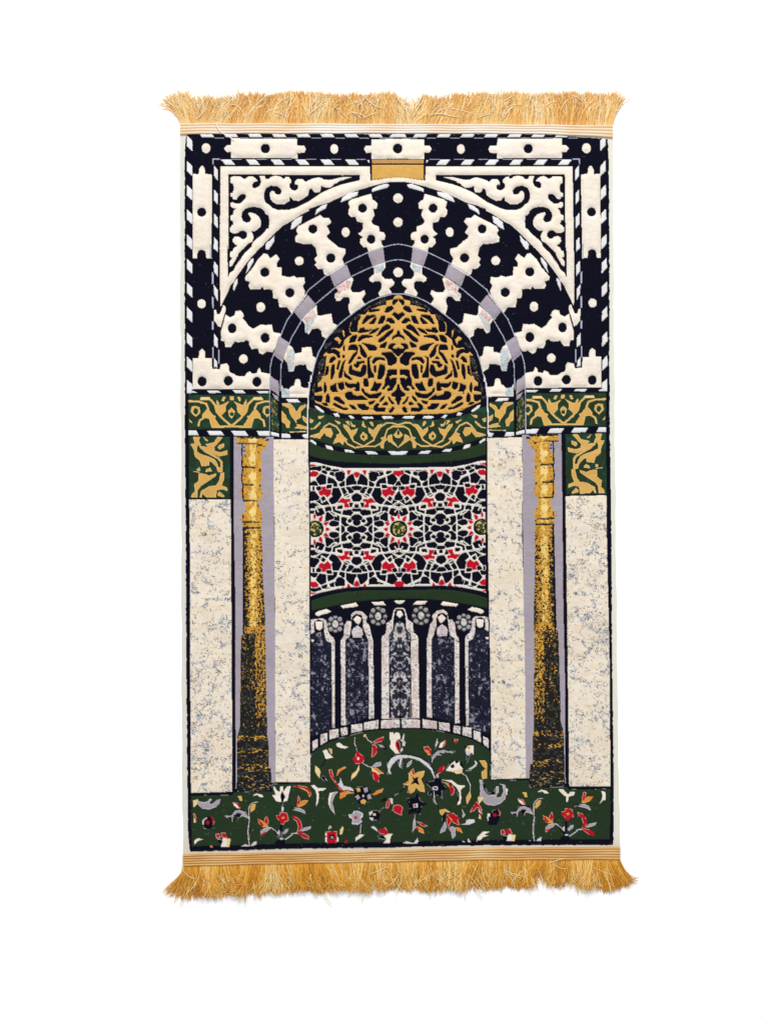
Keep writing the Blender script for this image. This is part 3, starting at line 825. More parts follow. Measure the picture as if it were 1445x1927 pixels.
# fuzzy edges of the pile: every knot is sampled with a little wander
calm = np.where((YD > 860) & (YD < 1130) & (XD > 584) & (XD < 920), .45, .95)
jx = (noise(2.6, 2.6, 11) - .5) * calm + rng.normal(0, .12, (H, W))
jy = (noise(2.6, 2.6, 12) - .5) * calm + rng.normal(0, .12, (H, W))
base = canvas.copy()
sy_, sx_ = YY + jy, XX + jx
ids = canvas[np.clip(np.round(sy_).astype(int), 0, H - 1), np.clip(np.round(sx_).astype(int), 0, W - 1)]
thin = (base == LINE) | (base == PALE)
ids[thin] = base[thin]

lut = np.zeros((32, 3))
for k_, v_ in COL.items():
    lut[k_] = lin(v_)
ALB = 0.80                                    # photographed white of 255 corresponds to this share of the lamp light
color = lut[ids] * ALB


def dye(mask, rgb):
    color[mask] = lin(rgb) * ALB


def edge_of(ids_, k, others):
    m = ids_ == k
    o = np.isin(ids_, others)
    e = np.zeros_like(m)
    e[:, 1:] |= o[:, :-1]
    e[:, :-1] |= o[:, 1:]
    e[1:] |= o[:-1]
    e[:-1] |= o[1:]
    return m & e


# pale rim knots round the gold scrolls on green and round the red of the lattice
dye(edge_of(ids, GOLD, [GREEN, TEAL]), (236, 200, 134))
dye(edge_of(ids, LATT, [RED]), (238, 196, 190))
ground = (YD > 1375)
dye(edge_of(ids, RED, [GREEN]) & ground & (noise(6, 6, 56) > .36), (218, 170, 152))
dye(edge_of(ids, ORANGE, [GREEN]) & ground & (noise(6, 6, 57) > .42), (232, 186, 120))
dye(edge_of(ids, LILAC, [GREEN]) & ground & (noise(6, 6, 58) > .30), (222, 216, 212))
dye(edge_of(ids, NAVY, [GREEN]) & ground & (YD < 1580) & (XD > 366) & (XD < 1140) & (noise(8, 8, 59) > .62), (150, 146, 152))
dye(edge_of(ids, GREEN, [CREAM, STUCCO, GOLD]) & ground & (noise(7, 7, 60) > .45), (24, 26, 34))
sub = (ids == GREEN) & (YD > 740) & (YD < 945) & (noise(7, 7, 55) > .62) & ((YD < 812) | (XD < 440) | (XD > 1062))
dye(sub, (36, 70, 52))

def curls(sx, sy, seed, wide):
    n = noise(sx, sy, seed) + .28 * noise(sx * .45, sy * .45, seed + 1) - .14
    return np.abs(n - np.median(n)) < wide


warp = 26 * noise(40, 40, 25) + 12 * noise(14, 14, 26)
bands = .5 + .5 * np.sin((YD * .8 + (XD - 750) * np.where(XD > 750, -.75, .75) + warp * 2.2) / 17.0)
vein = np.sin(math.pi * ((YD * .76 + (XD - 750) * np.where(XD > 750, -.62, .62)) / 44.0 + 1.5 * noise(36, 30, 25) + .55 * noise(12, 10, 26)))
vein2 = np.sin(math.pi * ((YD * .55 - (XD - 750) * np.where(XD > 750, -.8, .8)) / 61.0 + 1.6 * noise(30, 34, 125) + .5 * noise(11, 12, 126)))
ridge = np.exp(-(vein / .30) ** 2) * (.45 + .75 * noise(26, 20, 127)) + .6 * np.exp(-(vein2 / .20) ** 2) * noise(24, 24, 128)
dens = 1.0 * ridge + .30 * noise(34, 22, 27) + .36 * noise(12, 9, 28) - .38
mb = ids == MARBLE
outer_m = mb & ((XD < 440) | (XD > 1066))
dens = np.clip(dens + np.where(outer_m, .10, -.03) + np.interp(YD, [820, 1000, 1480], [-.10, .02, .06]), 0, 1.0)
def dashes(n, seed, dens_map, region, lo, hi):
    """short woven dashes, crowding where dens_map is high"""
    r = np.random.default_rng(seed)
    out = np.zeros((H, W), dtype=bool)
    ys, xs = r.integers(0, H, n), r.integers(0, W, n)
    ok = (r.random(n) < dens_map[ys, xs] ** 1.5) & region[ys, xs]
    ys, xs = ys[ok].astype(float), xs[ok].astype(float)
    m = len(ys)
    ang = r.choice([0.0, .5, -.5, 1.1, -1.1, 1.57], m) + r.normal(0, .25, m)
    turn = r.normal(0, .28, m)
    ln = r.integers(lo, hi, m)
    for k in range(hi):
        act = k < ln
        iy, ix = np.clip(np.round(ys).astype(int), 0, H - 1), np.clip(np.round(xs).astype(int), 0, W - 1)
        out[iy[act], ix[act]] = True
        xs += np.cos(ang)
        ys += np.sin(ang)
        ang += turn
    return out & region


tone = noise(6, 6, 30) + .4 * (noise(30, 20, 36) - .5)
dye(mb & (noise(28, 18, 34) > .62), (238, 222, 200))
patch = mb & (dens > .34) & (noise(8, 5, 31) > .58)
dye(patch & (noise(3.2, 2.6, 32) > .45), (208, 206, 206))
dye(patch & (noise(16, 12, 37) > .52) & (noise(2.6, 2.6, 38) > .50), (182, 192, 202))
dm = np.clip(dens * 1.25 + .14, 0, 1)
f1 = dashes(90000, 501, dm, mb, 2, 6)
f2 = dashes(34000, 502, dm, mb, 3, 8)
dye(f1, (142, 138, 142))
dye(f1 & (tone > .55), (120, 118, 126))
dye(f2, (108, 110, 126))
dye(f2 & (tone < .36), (118, 136, 158))
dye(f2 & (tone > .56), (72, 73, 90))

# gilded columns: dark dashes crowd towards the outer side and the foot
sh = ids == SHAFT
left = XD < 750
cxs = np.where(left, np.interp(YD, [800, 1240, 1480], [475, 477, 477]), np.interp(YD, [800, 1240, 1480], [1023, 1027, 1030]))
side = np.where(left, XD - cxs, cxs - XD)                        # negative towards the outer frame
low = YD + np.where(left, 0, 9)
d1 = np.clip(.10 + .042 * np.abs(side - 1) + np.where(side < -8, .22, 0), 0, 1) * np.interp(low, [975, 1010, 1060, 1180], [.12, .50, .80, .95])
d2 = np.clip(np.interp(low, [1178, 1194, 1240, 1380], [0, .90, .95, .985]) - np.where((side > 4), np.interp(low, [1190, 1250, 1330, 1375], [.46, .40, .30, 0]), 0) - np.where((side <= 5), .16, 0) * (noise(4, 30, 41) > .62) * (low < 1300), 0, 1)
dd = np.where(low > 1180, np.maximum(d1 * .6, d2), d1)
gold_band = ((low > 1384) & (low < 1394)) | ((low > 1408) & (low < 1417)) | ((low > 1438) & (low < 1452)) | ((low > 1460) & (low < 1466))
dd = np.where(gold_band, .66 + .3 * noise(9, 4, 49), dd)
nz = noise(1.9, 1.8, 42) * .6 + noise(1.4, 2.4, 43) * .4
nz = np.where(YD > 1378, noise(4.0, 1.4, 421) * .65 + noise(1.6, 1.6, 431) * .35, np.where(YD > 1190, noise(1.3, 2.9, 422) * .6 + noise(1.5, 1.4, 432) * .4, nz))
thr = np.quantile(nz, np.linspace(0, 1, 101))
nq = np.interp(nz, thr, np.linspace(0, 1, 101))
dk = sh & (nq < dd)
hl = sh & ~dk & (low < 1180) & (np.abs(side - 1) < 4 + 4 * noise(6, 9, 44)) & (noise(3, 5, 45) > .42)
dye(sh & ~dk & (noise(9, 9, 46) > .55), (206, 150, 60))
dye(hl, (240, 204, 116))
dye(dk, (34, 33, 34))
dye(dk & (noise(4, 4, 47) > .66), (52, 56, 50))
bulb = sh & (low < 985) & ((XD - cxs) ** 2 / 60 + (((low - 845) % 34) - 17) ** 2 / 60 < 1.2 * noise(3, 3, 48) + .2)
dye(bulb, (244, 214, 140))
dc = ids == DARKCOL
dye(dc & (nq > .80), (96, 92, 72))
dye(dc & (nq > .93), (190, 150, 84))

# window panels: curling grey on navy, the middle one symmetric
n1 = np.abs(noise(4.2, 4.2, 61) - .5) + .3 * np.abs(noise(2.0, 2.0, 62) - .5)
midc = int(752 - X0)
for k in range(60):
    if midc + 1 + k < W:
        n1[:, midc + k] = n1[:, midc - 1 - k]
wn = ids == WIN
gl = .4 * noise(12, 16, 63) + .6 * noise(5, 6, 64)
curl = wn & (n1 < .10 * np.interp(gl, [.3, .6], [.20, 1.05])) & ~((XD < 625) & (n1 > .05)) & ~((XD > 880) & (n1 > .05))
dye(wn & (gl > .57), (42, 44, 63))
dye(curl, (98, 98, 114))
dye(curl & (noise(3, 3, 65) > .55), (150, 148, 158))
dye(wn & (gl > .66) & (noise(4, 4, 66) > .5), (140, 134, 144))
gy_ = ids == GREY
mid_win = gy_ & (XD > 732) & (XD < 772) & (YD > 1165)
g2 = .55 * noise(5.5, 6.5, 67) + .45 * noise(2.6, 2.6, 68)
for k in range(60):
    g2[:, midc + k] = g2[:, midc - 1 - k]
dye(mid_win & (g2 < .50), (40, 42, 56))
dye(mid_win & (g2 >= .50) & (g2 < .57), (92, 90, 102))
dye(mid_win & (g2 > .68), (206, 198, 190))
wf = (ids == WFRAME) | (ids == STUCCO)
wf &= (YD > 1130) & (YD < 1420)
dye(wf & (noise(3, 2.5, 69) > .70), (172, 162, 168))
dye(wf & (noise(12, 14, 70) > .66) & (noise(2.5, 2.5, 71) > .35), (212, 192, 188))
dye(wf & (noise(2.2, 2.2, 72) > .90), (84, 82, 100))
st = ids == STAR
dye(st & (noise(3, 3, 73) > .62), (206, 178, 104))
dye(st & (noise(3, 3, 73) < .28), (36, 44, 36))
for k_, a_, b_ in ((TINTB, (160, 190, 204), (224, 212, 190)), (TINTP, (206, 160, 154), (226, 216, 208))):
    m_ = ids == k_
    dye(m_ & (noise(2.4, 2.4, 74) > .56), a_)
    dye(m_ & (noise(2.6, 2.6, 75) > .70), b_)
sp = ids == SPECK
dye(sp & (noise(2.0, 2.6, 76) > .5), (30, 30, 34))
dye(sp & (noise(2.0, 2.6, 77) > .84), (120, 114, 92))
pier = (ids == GREEN) & (YD > 745) & (YD < 812) & (((XD > 509) & (XD < 526)) | ((XD > 970) & (XD < 989)))
dye(pier & (noise(2.0, 4.0, 78) > .66), (140, 124, 78))
# loose pale hairs caught in the green and navy pile
hair = np.isin(ids, [GREEN, NAVY]) & (noise(7, 1.6, 79) > np.where(YD > 1480, .945, .982))
color[hair] = color[hair] * .55 + lin((112, 118, 106)) * ALB * .45
hair = np.isin(ids, [GREEN, NAVY]) & (noise(1.6, 6, 80) > .984)
color[hair] = color[hair] * .6 + lin((120, 124, 116)) * ALB * .4
# dye lots vary a little from knot to knot
vary = 1 + .10 * (noise(60, 40, 81) - .5) + .12 * (noise(9, 4, 82) - .5) + rng.normal(0, .025, (H, W))
color *= vary[:, :, None]
warmth = (noise(34, 26, 83) - .5) * .07
color[:, :, 2] *= 1 - warmth
color[:, :, 0] *= 1 + warmth * .3


# ------------------------------------------------------------------ carved pile height (millimetres)
def blur(a, r, n=2):
    for _ in range(n):
        for ax in (0, 1):
            p = np.pad(a, [(r + 1, r) if i == ax else (0, 0) for i in (0, 1)], mode='edge')
            c = np.cumsum(p, axis=ax)
            a = (np.take(c, np.arange(2 * r + 1, c.shape[ax]), axis=ax) - np.take(c, np.arange(0, c.shape[ax] - 2 * r - 1), axis=ax)) / (2 * r + 1)
    return a


def smooth(a, lo, hi):
    t = np.clip((a - lo) / (hi - lo), 0, 1)
    return t * t * (3 - 2 * t)


carved = np.isin(base, [CREAM, MARBLE, LATT, TINTB, TINTP, LILAC]) & (YD < 742)
plush = (np.isin(base, [CREAM, WHITE, MARBLE, LATT, LILAC, GOLD, SHAFT, WFRAME, GREY, RED, STUCCO, GREEN]) & (YD >= 742)) | (base == WHITE)
domeg = (base == GOLD) & (YD < 742)
b1 = blur(carved.astype(float), 5, 3)
b2 = blur(carved.astype(float), 1, 1)
h = 3.5 * (.14 * smooth(b2, .35, .9) + .86 * smooth(b1, .48, 1.02))
b3 = blur(plush.astype(float), 1, 2)
h += 1.1 * smooth(b3, .3, 1.0)
h += 1.3 * smooth(blur(domeg.astype(float), 1, 2), .3, 1.0)
h += 2.6
h += .30 * (noise(2.2, 3.2, 91) - .5) + .35 * (noise(5, 8, 92) - .5) + .12 * (noise(1.3, 1.3, 93) - .5)
h += 1.2 * (noise(120, 150, 94) - .5)
fold = np.exp(-((XD - 762 - 3 * np.sin(YD / 70)) / 3.0) ** 2) * np.interp(YD, [300, 420, 640, 760], [.5, .5, .15, 0])
h += fold * 1.3


# ------------------------------------------------------------------ helpers for meshes
def tag(o, label=None, category=None, kind=None):
    if label:
        o["label"] = label
    if category:
        o["category"] = category
    if kind:
        o["kind"] = kind


def mesh_object(name, verts, quads, material, parent=None, colors=None, smooth_faces=True):
    me = bpy.data.meshes.new(name)
    verts = np.asarray(verts, dtype=np.float32)
    quads = np.asarray(quads, dtype=np.int32)
    n = quads.shape[1]
    me.vertices.add(len(verts))
    me.vertices.foreach_set("co", verts.ravel())
    me.loops.add(quads.size)
    me.loops.foreach_set("vertex_index", quads.ravel())
    me.polygons.add(len(quads))
    me.polygons.foreach_set("loop_start", np.arange(0, quads.size, n, dtype=np.int32))
    me.polygons.foreach_set("use_smooth", np.full(len(quads), smooth_faces))
    if colors is not None:
        at = me.attributes.new("dye", 'FLOAT_COLOR', 'POINT')
        c = np.ones((len(verts), 4), dtype=np.float32)
        c[:, :3] = colors
        at.data.foreach_set("color", c.ravel())
    me.update(calc_edges=True)
    me.validate()
    me.materials.append(material)
    o = bpy.data.objects.new(name, me)
    scene.collection.objects.link(o)
    if parent:
        o.parent = parent
    return o


def material(name, dye_attr=True, base_rgb=(200, 200, 200), rough=.9, sheen=0.0, spec=.3, grain=.18, grain_scale=900, bump=0.0, aniso=0.0):
    m = bpy.data.materials.new(name)
    m.use_nodes = True
    nt = m.node_tree
    bs = nt.nodes["Principled BSDF"]
    bs.inputs["Roughness"].default_value = rough
    bs.inputs["Specular IOR Level"].default_value = spec
    bs.inputs["Sheen Weight"].default_value = sheen
    bs.inputs["Sheen Roughness"].default_value = .5
    tc = nt.nodes.new("ShaderNodeTexCoord")
    nz_ = nt.nodes.new("ShaderNodeTexNoise")
    nz_.inputs["Scale"].default_value = grain_scale
    nz_.inputs["Detail"].default_value = 3
    nt.links.new(tc.outputs["Object"], nz_.inputs["Vector"])
    mr = nt.nodes.new("ShaderNodeMapRange")
    mr.inputs["To Min"].default_value = 1 - grain
    mr.inputs["To Max"].default_value = 1 + grain
    nt.links.new(nz_.outputs["Fac"], mr.inputs["Value"])
    mul = nt.nodes.new("ShaderNodeVectorMath")
    mul.operation = 'SCALE'
    if dye_attr:
        at = nt.nodes.new("ShaderNodeAttribute")
        at.attribute_name = "dye"
        nt.links.new(at.outputs["Color"], mul.inputs[0])
    else:
        mul.inputs[0].default_value = tuple(lin(base_rgb))
    nt.links.new(mr.outputs["Result"], mul.inputs["Scale"])
    nt.links.new(mul.outputs["Vector"], bs.inputs["Base Color"])
    if bump:
        bp = nt.nodes.new("ShaderNodeBump")
        bp.inputs["Strength"].default_value = bump
        bp.inputs["Distance"].default_value = .001
        nt.links.new(nz_.outputs["Fac"], bp.inputs["Height"])
        nt.links.new(bp.outputs["Normal"], bs.inputs["Normal"])
    return m


M_FLOOR = material("white_floor_paint", False, (250, 250, 250), rough=.6, spec=.2, grain=.004, grain_scale=3)
M_PILE = material("wool_pile", rough=.95, sheen=.015, spec=.04, grain=.22, grain_scale=700)
M_CLOTH = material("backing_weave", rough=.85, spec=.15, grain=.08, grain_scale=500, bump=.2)
M_SILK = material("silky_gold_thread", rough=.33, spec=.8, grain=.06, grain_scale=300)
M_BRAID = material("gold_braid", rough=.45, spec=.45, grain=.10, grain_scale=600)

# silk lets some light through
nt_ = M_SILK.node_tree
tr_ = nt_.nodes.new("ShaderNodeBsdfTranslucent")
mx_ = nt_.nodes.new("ShaderNodeMixShader")
mx_.inputs[0].default_value = .12
bs_ = nt_.nodes["Principled BSDF"]
nt_.links.new(bs_.inputs["Base Color"].links[0].from_socket, tr_.inputs["Color"])
nt_.links.new(bs_.outputs[0], mx_.inputs[1])
nt_.links.new(tr_.outputs[0], mx_.inputs[2])
nt_.links.new(mx_.outputs[0], nt_.nodes["Material Output"].inputs["Surface"])

# ------------------------------------------------------------------ floor
fl = mesh_object("floor", [(-8, -8, 0), (8, -8, 0), (8, 8, 0), (-8, 8, 0)], [(0, 1, 2, 3)], M_FLOOR)
tag(fl, kind="structure")

# ------------------------------------------------------------------ the rug
rug = bpy.data.objects.new("prayer_rug", None)
scene.collection.objects.link(rug)
rug.location = (0, 0, 0)
tag(rug, "cream, navy and green prayer rug with woven arch and gold fringes, flat on white", "prayer rug")


def inside(poly, gx, gy):
    ins = np.zeros(gx.shape, dtype=bool)
    n = len(poly)
    for i in range(n):
        x1, y1 = poly[i]
        x2, y2 = poly[(i + 1) % n]
        if y1 == y2:
            continue
        c = ((y1 <= gy) & (gy < y2)) | ((y2 <= gy) & (gy < y1))
        ins ^= c & (gx < x1 + (gy - y1) * (x2 - x1) / (y2 - y1))
    return ins


pile_poly = [(x_ + (-1.6 if x_ < 450 else 1.6 if x_ > 1100 else 0), y_ + (1.2 if y_ > 1580 else 0)) for x_, y_ in [(353, 251), (560, 251), (960, 251), (1040, 253), (1090, 257), (1142, 261), (1144, 300), (1145.5, 500), (1145.5, 780), (1149, 1000), (1150.5, 1240), (1153.5, 1480), (1152.5, 1590),
             (1040, 1590), (900, 1591), (700, 1595), (540, 1597), (440, 1600), (358.5, 1602), (355, 1560), (353.5, 1440), (351.7, 1240), (351, 1000), (349, 820), (348.7, 500), (348.7, 300), (350, 262)]]
wob = (noise(5, 5, 95) - .5) * 1.6
keep = inside(pile_poly, XD + wob, YD + wob)
vid = np.full((H, W), -1, dtype=np.int64)
q_ok = keep[:-1, :-1] & keep[1:, :-1] & keep[:-1, 1:] & keep[1:, 1:]
used = np.zeros((H, W), dtype=bool)
used[:-1, :-1] |= q_ok
used[1:, :-1] |= q_ok
used[:-1, 1:] |= q_ok
used[1:, 1:] |= q_ok
vid[used] = np.arange(used.sum())
edge_soft = smooth(blur(keep.astype(float), 1, 2), .45, .95)
hz = .8 + (h - .8) * edge_soft
vv = np.stack([wx(XD[used]), wy(YD[used]), hz[used] * MM], axis=1)
ii = np.argwhere(q_ok)
a_, b_ = ii[:, 0], ii[:, 1]
quads = np.stack([vid[a_, b_], vid[a_ + 1, b_], vid[a_ + 1, b_ + 1], vid[a_, b_ + 1]], axis=1)
mesh_object("pile", vv, quads, M_PILE, rug, color[used])


def strip_grid(xl, xr, yt, yb, nx, ny):
    """grid between curves: xl,xr functions of y-fraction; yt,yb functions of x-fraction -> (ny,nx,2) design points"""
    s_ = np.linspace(0, 1, nx)[None, :]
    t_ = np.linspace(0, 1, ny)[:, None]
    top = yt(s_)
    bot = yb(s_)
    y = top + (bot - top) * t_
    L = xl(t_)
    R = xr(t_)
    return L + (R - L) * s_ + 0 * t_, y


def grid_quads(ny, nx):
    i = np.arange(ny * nx).reshape(ny, nx)
    return np.stack([i[:-1, :-1].ravel(), i[1:, :-1].ravel(), i[1:, 1:].ravel(), i[:-1, 1:].ravel()], axis=1)


# backing cloth: off-white weave that shows as a selvage beside the pile
nx, ny = 600, 420
gx, gy = strip_grid(lambda t: np.interp(t, [0, .25, .55, .8, 1], [338.5, 339.2, 341, 342.2, 344.4]) + .5 * np.sin(t * 47) + .35 * np.sin(t * 113),
                    lambda t: np.interp(t, [0, .25, .55, .8, 1], [1152.6, 1154.8, 1158.4, 1162, 1166.4]) + .5 * np.sin(t * 41) + .35 * np.sin(t * 127),
                    lambda s: np.interp(s, [0, .7, 1], [246, 246, 251]), lambda s: np.interp(s, [0, .4, .7, 1], [1611, 1607, 1599, 1597]), nx, ny)
zz = 1.1 + .22 * np.sin(gx * 2.1) + .10 * np.sin(gy * 1.7)
edge_d = np.minimum(np.arange(nx), np.arange(nx)[::-1])[None, :]
zz = np.where(edge_d == 0, .1, zz)
cc = np.ones((ny, nx, 3)) * lin((227, 225, 214)) * ALB
cc *= (1 + .06 * np.sin(gx * 1.4) + rng.normal(0, .02, (ny, nx)))[:, :, None]
side_m = np.clip((gx - 1100) / 60, 0, 1)[:, :, None]
cc = cc * (1 - side_m) + side_m * lin((236, 233, 218)) * ALB
foot_m = np.clip((gy - 1575) / 16, 0, 1)[:, :, None]
cc = cc * (1 - foot_m) + foot_m * lin((228, 217, 200)) * ALB
mesh_object("backing_cloth", np.stack([wx(gx).ravel(), wy(gy).ravel(), (zz * MM).ravel()], axis=1), grid_quads(ny, nx), M_CLOTH, rug, cc.reshape(-1, 3))


# ------------------------------------------------------------------ fringes
def tubes(root, ctrl, radius, cols, sides=3):
    """root unused; ctrl (N,R,3) in design mm, radius (N,R), cols (N,R,3) -> verts, quads, colours"""
    N, R, _ = ctrl.shape
    tan = np.gradient(ctrl, axis=1)
    tan /= np.linalg.norm(tan, axis=2, keepdims=True) + 1e-9
    up = np.zeros_like(tan)
    up[:, :, 2] = 1
    sd = np.cross(tan, up)
    sd /= np.linalg.norm(sd, axis=2, keepdims=True) + 1e-9
    up = np.cross(sd, tan)
    v = []
    for k in range(sides):
        a = 2 * math.pi * k / sides + math.pi / 2
        v.append(ctrl + (sd * math.cos(a) + up * math.sin(a)) * radius[:, :, None])
    v = np.stack(v, axis=2)                                   # N,R,S,3
    idx = np.arange(N * R * sides).reshape(N, R, sides)
    q = []
    for k in range(sides):
        k2 = (k + 1) % sides
        q.append(np.stack([idx[:, :-1, k], idx[:, :-1, k2], idx[:, 1:, k2], idx[:, 1:, k]], axis=-1).reshape(-1, 4))
    c = np.repeat(cols[:, :, None, :], sides, axis=2)
    v = v.reshape(-1, 3)
    return np.stack([wx(v[:, 0]), wy(v[:, 1]), v[:, 2] * MM], axis=1), np.concatenate(q), c.reshape(-1, 3)


def smooth1(x, pts_, seed, amp, cell):
    r = np.random.default_rng(seed)
    g = r.random(600) - .5
    f = (x - pts_) / cell
    i = np.floor(f).astype(int) % 590
    t = f - np.floor(f)
    t = t * t * (3 - 2 * t)
    return amp * 2 * (g[i] * (1 - t) + g[i + 1] * t)


def make_fringe(sgn, x0, x1, yroot, lean_pts, len_pts, palette, seed, N=6000, label=None):
    """sgn -1: threads run towards the head of the rug, +1: towards the foot"""
    r = np.random.default_rng(seed)
    R = 10
    x = r.uniform(x0, x1, N)
    layer = r.random(N)
    lean = np.interp(x, *lean_pts) + smooth1(x, 0, seed + 1, .46, 12) + smooth1(x, 0, seed + 2, .22, 37) + r.normal(0, .15, N)
    length = np.interp(x, *len_pts) + smooth1(x, 0, seed + 3, 6.0, 11) + r.normal(0, 3.2, N)
    short = r.random(N) < .22
    length = np.where(short, length * r.uniform(.55, .95, N), length)
    bend = smooth1(x, 0, seed + 4, .45, 17) + r.normal(0, .34, N)
    t = np.linspace(0, 1, R)[None, :]
    ang = lean[:, None] * (.35 + .65 * t) + bend[:, None] * (t ** 1.6) * .9 + (r.normal(0, .24, N)[:, None] + .5 * smooth1(x, 0, seed + 9, .25, 10)[:, None]) * np.sin(t * 5.5 + r.uniform(0, 6.3, N)[:, None]) * t
    step = (length / (R - 1))[:, None]
    dx = np.cumsum(np.sin(ang) * step, axis=1) - np.sin(ang[:, :1]) * step
    dy = np.cumsum(np.cos(ang) * step, axis=1) - np.cos(ang[:, :1]) * step
    curl = r.normal(0, 1, N)[:, None]
    z = .7 + 3.2 * layer[:, None] ** 1.3 * (.35 + 1.1 * np.sin(np.clip(t * 1.05, 0, 1) * 2.6)) + 1.0 * curl * t ** 2 + smooth1(x, 0, seed + 5, 1.0, 9)[:, None] * t
    if sgn > 0:
        z = z + 5.5 * np.clip(.35 + smooth1(x, 0, seed + 8, .8, 16) + r.normal(0, .2, N), 0, 1.2)[:, None] * t ** 2.6
    z = np.maximum(z, .35)
    ctrl = np.stack([x[:, None] + dx, yroot(x)[:, None] + sgn * dy, z], axis=2)
    rad = np.full((N, R), .54) * r.uniform(.75, 1.25, N)[:, None]
    rad[:, -1] *= .6
    pal = np.array([lin(p) for p in palette])
    w = np.clip(.5 + smooth1(x, 0, seed + 6, .30, 23) + r.normal(0, .27, N), 0, .999) * (len(pal) - 1)
    i0 = w.astype(int)
    f = (w - i0)[:, None]
    col = (pal[i0] * (1 - f) + pal[np.minimum(i0 + 1, len(pal) - 1)] * f)[:, None, :] * np.ones((1, R, 1))
    v, q, c = tubes(None, ctrl, rad, col * .97, sides=4)
    # stray crossing threads on top
    Ns = 95
    x = r.uniform(x0 + 10, x1 - 10, Ns)
    a0 = np.interp(x, *lean_pts) + r.normal(0, .6, Ns)
    L = r.uniform(22, 48, Ns)
    k = r.normal(0, .6, Ns)
    ang = a0[:, None] + k[:, None] * t
    st_ = (L / (R - 1))[:, None]
    dx = np.cumsum(np.sin(ang) * st_, axis=1)
    dy = np.cumsum(np.cos(ang) * st_, axis=1)
    yb_ = yroot(x) + sgn * r.uniform(6, 34, Ns)
    z = 3.9 + r.uniform(0, 1.2, Ns)[:, None] + 1.2 * np.sin(t * 3)
    ctrl = np.stack([x[:, None] + dx, yb_[:, None] + sgn * dy, z + 0 * dx], axis=2)
    col = ((.85 * pal[-1] + .15 * pal[-2]) * r.uniform(.85, 1.0, Ns)[:, None])[:, None, :] * np.ones((1, R, 1))
    v2, q2, c2 = tubes(None, ctrl, np.full((Ns, R), .66), col * .97, sides=6)
    o = mesh_object("fringe", np.concatenate([v, v2]), np.concatenate([q, q2 + len(v)]), M_SILK, rug, np.concatenate([c, c2]))
    if label:
        tag(o, label)
    return o


def make_braid(parent, xl, xr, top, bot, rows, palette, seed, mid=0):
    """ribbed woven heading that holds the threads"""
    nx_, ny_ = 1640, 26
    s_ = np.linspace(0, 1, nx_)[None, :]
    t_ = np.linspace(0, 1, ny_)[:, None]
    x = xl + (xr - xl) * s_ + 0 * t_
    yt = top(x)
    yb_ = bot(x)
    y = yt + (yb_ - yt) * t_ + .35 * np.sin(x / 17 + 2 * t_)
    rib = np.abs(np.sin(t_ * math.pi * rows))
    pick = .5 + .5 * np.sin(x * 2 * math.pi / 2.9)
    z = 3.0 + 2.3 * rib ** .6 * (.75 + .25 * pick) - .3 * pick * (1 - rib)
    z = np.where((t_ == 0) | (t_ == 1), .4, z)
    pal = np.array([lin(p) for p in palette])
    r = np.random.default_rng(seed)
    w = np.clip(.5 + mid * np.interp(x, [345, 470, 620, 1060, 1110, 1150], [-.3, -.05, .2, .2, -.05, -.3]) + smooth1(x, 0, seed, .22, 60) + .22 * (rib - .5) + smooth1(x * 1.0 + 900 * np.floor(t_ * rows), 0, seed + 1, .14, 25) + r.normal(0, .08, x.shape), 0, .999) * (len(pal) - 1)
    i0 = w.astype(int)
    f = (w - i0)[:, :, None]
    col = pal[i0] * (1 - f) + pal[np.minimum(i0 + 1, len(pal) - 1)] * f
    col *= (.80 + .20 * np.clip(rib * .7 + pick * .4, 0, 1))[:, :, None]  # shade in the grooves between ribs and picks, painted into the colour
    return mesh_object("braid", np.stack([wx(x).ravel(), wy(y).ravel(), (z * MM).ravel()], axis=1), grid_quads(ny_, nx_), M_BRAID, parent, (col * ALB).reshape(-1, 3))


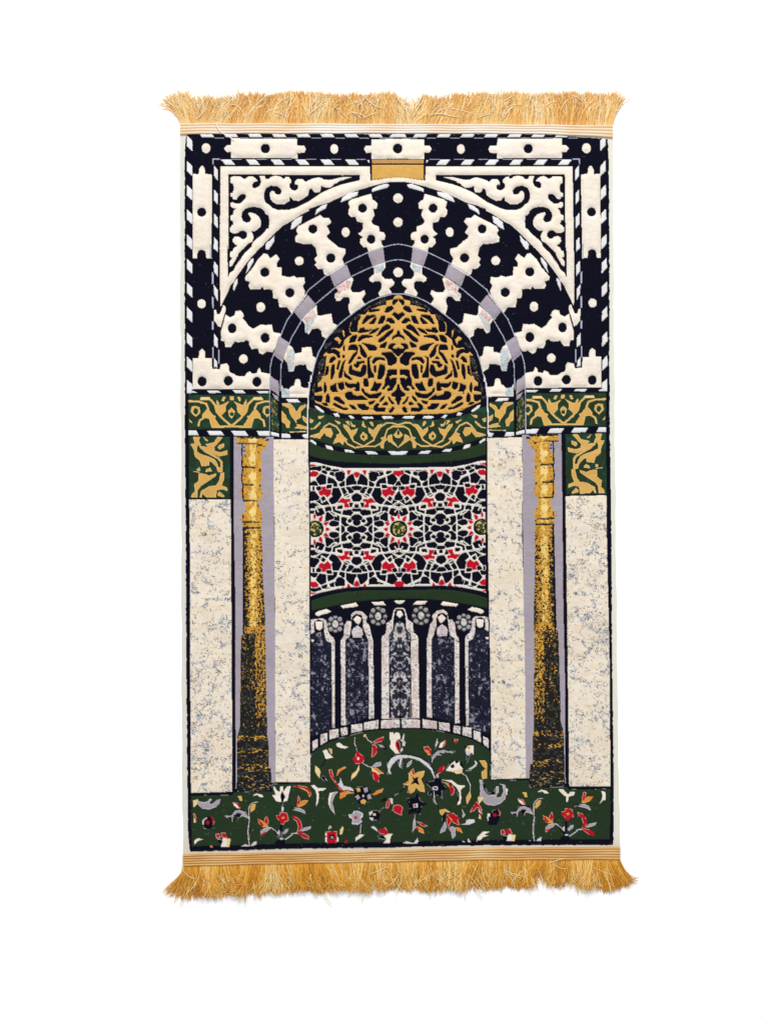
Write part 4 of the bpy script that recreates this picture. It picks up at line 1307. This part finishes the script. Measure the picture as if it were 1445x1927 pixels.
top_root = lambda x: np.interp(x, [340, 560, 745, 900, 1152], [233, 233.5, 235, 235, 237])
gold_top = [(226, 160, 74), (242, 186, 96), (248, 202, 118), (252, 214, 140), (254, 236, 194)]
f_top = make_fringe(-1, 340, 1152.5, top_root,
                    ([338, 346, 356, 372, 384, 392, 420, 520, 640, 745, 768, 774, 786, 860, 1000, 1090, 1120, 1140, 1153], [-.85, -.7, -.25, -.05, -.02, .80, .50, .25, .12, .0, -.42, .60, .70, .48, .30, .30, .15, .55, .85]),
                    ([338, 350, 370, 388, 394, 430, 600, 745, 768, 778, 800, 960, 1100, 1152], [56, 60, 58, 58, 46, 60, 57, 60, 40, 44, 60, 60, 60, 62]),
                    gold_top, 301, label="upper fringe of pale gold threads, parted near its middle")
make_braid(f_top, 339.4, 1152.8, lambda x: np.interp(x, [340, 560, 745, 900, 1152], [231, 231.5, 232.8, 233, 235]),
           lambda x: np.interp(x, [340, 420, 745, 960, 1040, 1152], [253.5, 251.6, 251, 251.6, 253, 259.5]), 4,
           [(238, 190, 132), (243, 208, 166), (246, 226, 204), (249, 240, 232)], 401, mid=1)
bot_root = lambda x: np.interp(x, [345, 440, 600, 780, 900, 1166], [1629, 1626, 1622.5, 1619.5, 1617, 1616])
gold_bot = [(208, 136, 16), (226, 156, 30), (238, 172, 42), (246, 192, 74), (253, 230, 165)]
f_bot = make_fringe(1, 346, 1165.5, bot_root,
                    ([345, 352, 362, 376, 390, 500, 640, 800, 960, 1000, 1014, 1026, 1050, 1068, 1090, 1140, 1155, 1166], [-.62, -.50, -.34, -.18, -.02, .02, .0, .02, .0, -.20, -.42, .40, .30, -.28, .28, .15, .30, .40]),
                    ([345, 360, 400, 500, 700, 900, 1000, 1015, 1030, 1060, 1068, 1080, 1140, 1166], [58, 62, 61, 58, 54, 56, 54, 44, 46, 54, 44, 54, 58, 58]),
                    gold_bot, 305, label="lower fringe of deep gold threads, splayed at its left corner")
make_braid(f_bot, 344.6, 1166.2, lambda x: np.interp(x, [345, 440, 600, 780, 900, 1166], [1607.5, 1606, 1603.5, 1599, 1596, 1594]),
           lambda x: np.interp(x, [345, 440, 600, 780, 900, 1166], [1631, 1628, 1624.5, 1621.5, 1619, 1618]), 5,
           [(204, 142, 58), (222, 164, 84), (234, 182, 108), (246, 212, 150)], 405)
# one loose thread hanging from the upper heading over the pile
tt = np.linspace(0, 1, 14)
ctrl = np.stack([407 + 32 * tt ** 1.2 - 3 * np.sin(tt * 5), 229 + 38 * tt + 3 * np.sin(tt * 4), 6.2 + 1.2 * np.sin(tt * 3)], axis=1)[None]
v_, q_, c_ = tubes(None, ctrl, np.full((1, 14), .75), np.ones((1, 14, 3)) * lin((253, 244, 226)), sides=5)
tag(mesh_object("loose_thread", v_, q_, M_SILK, f_top, c_), "pale thread hanging loose over the navy border")
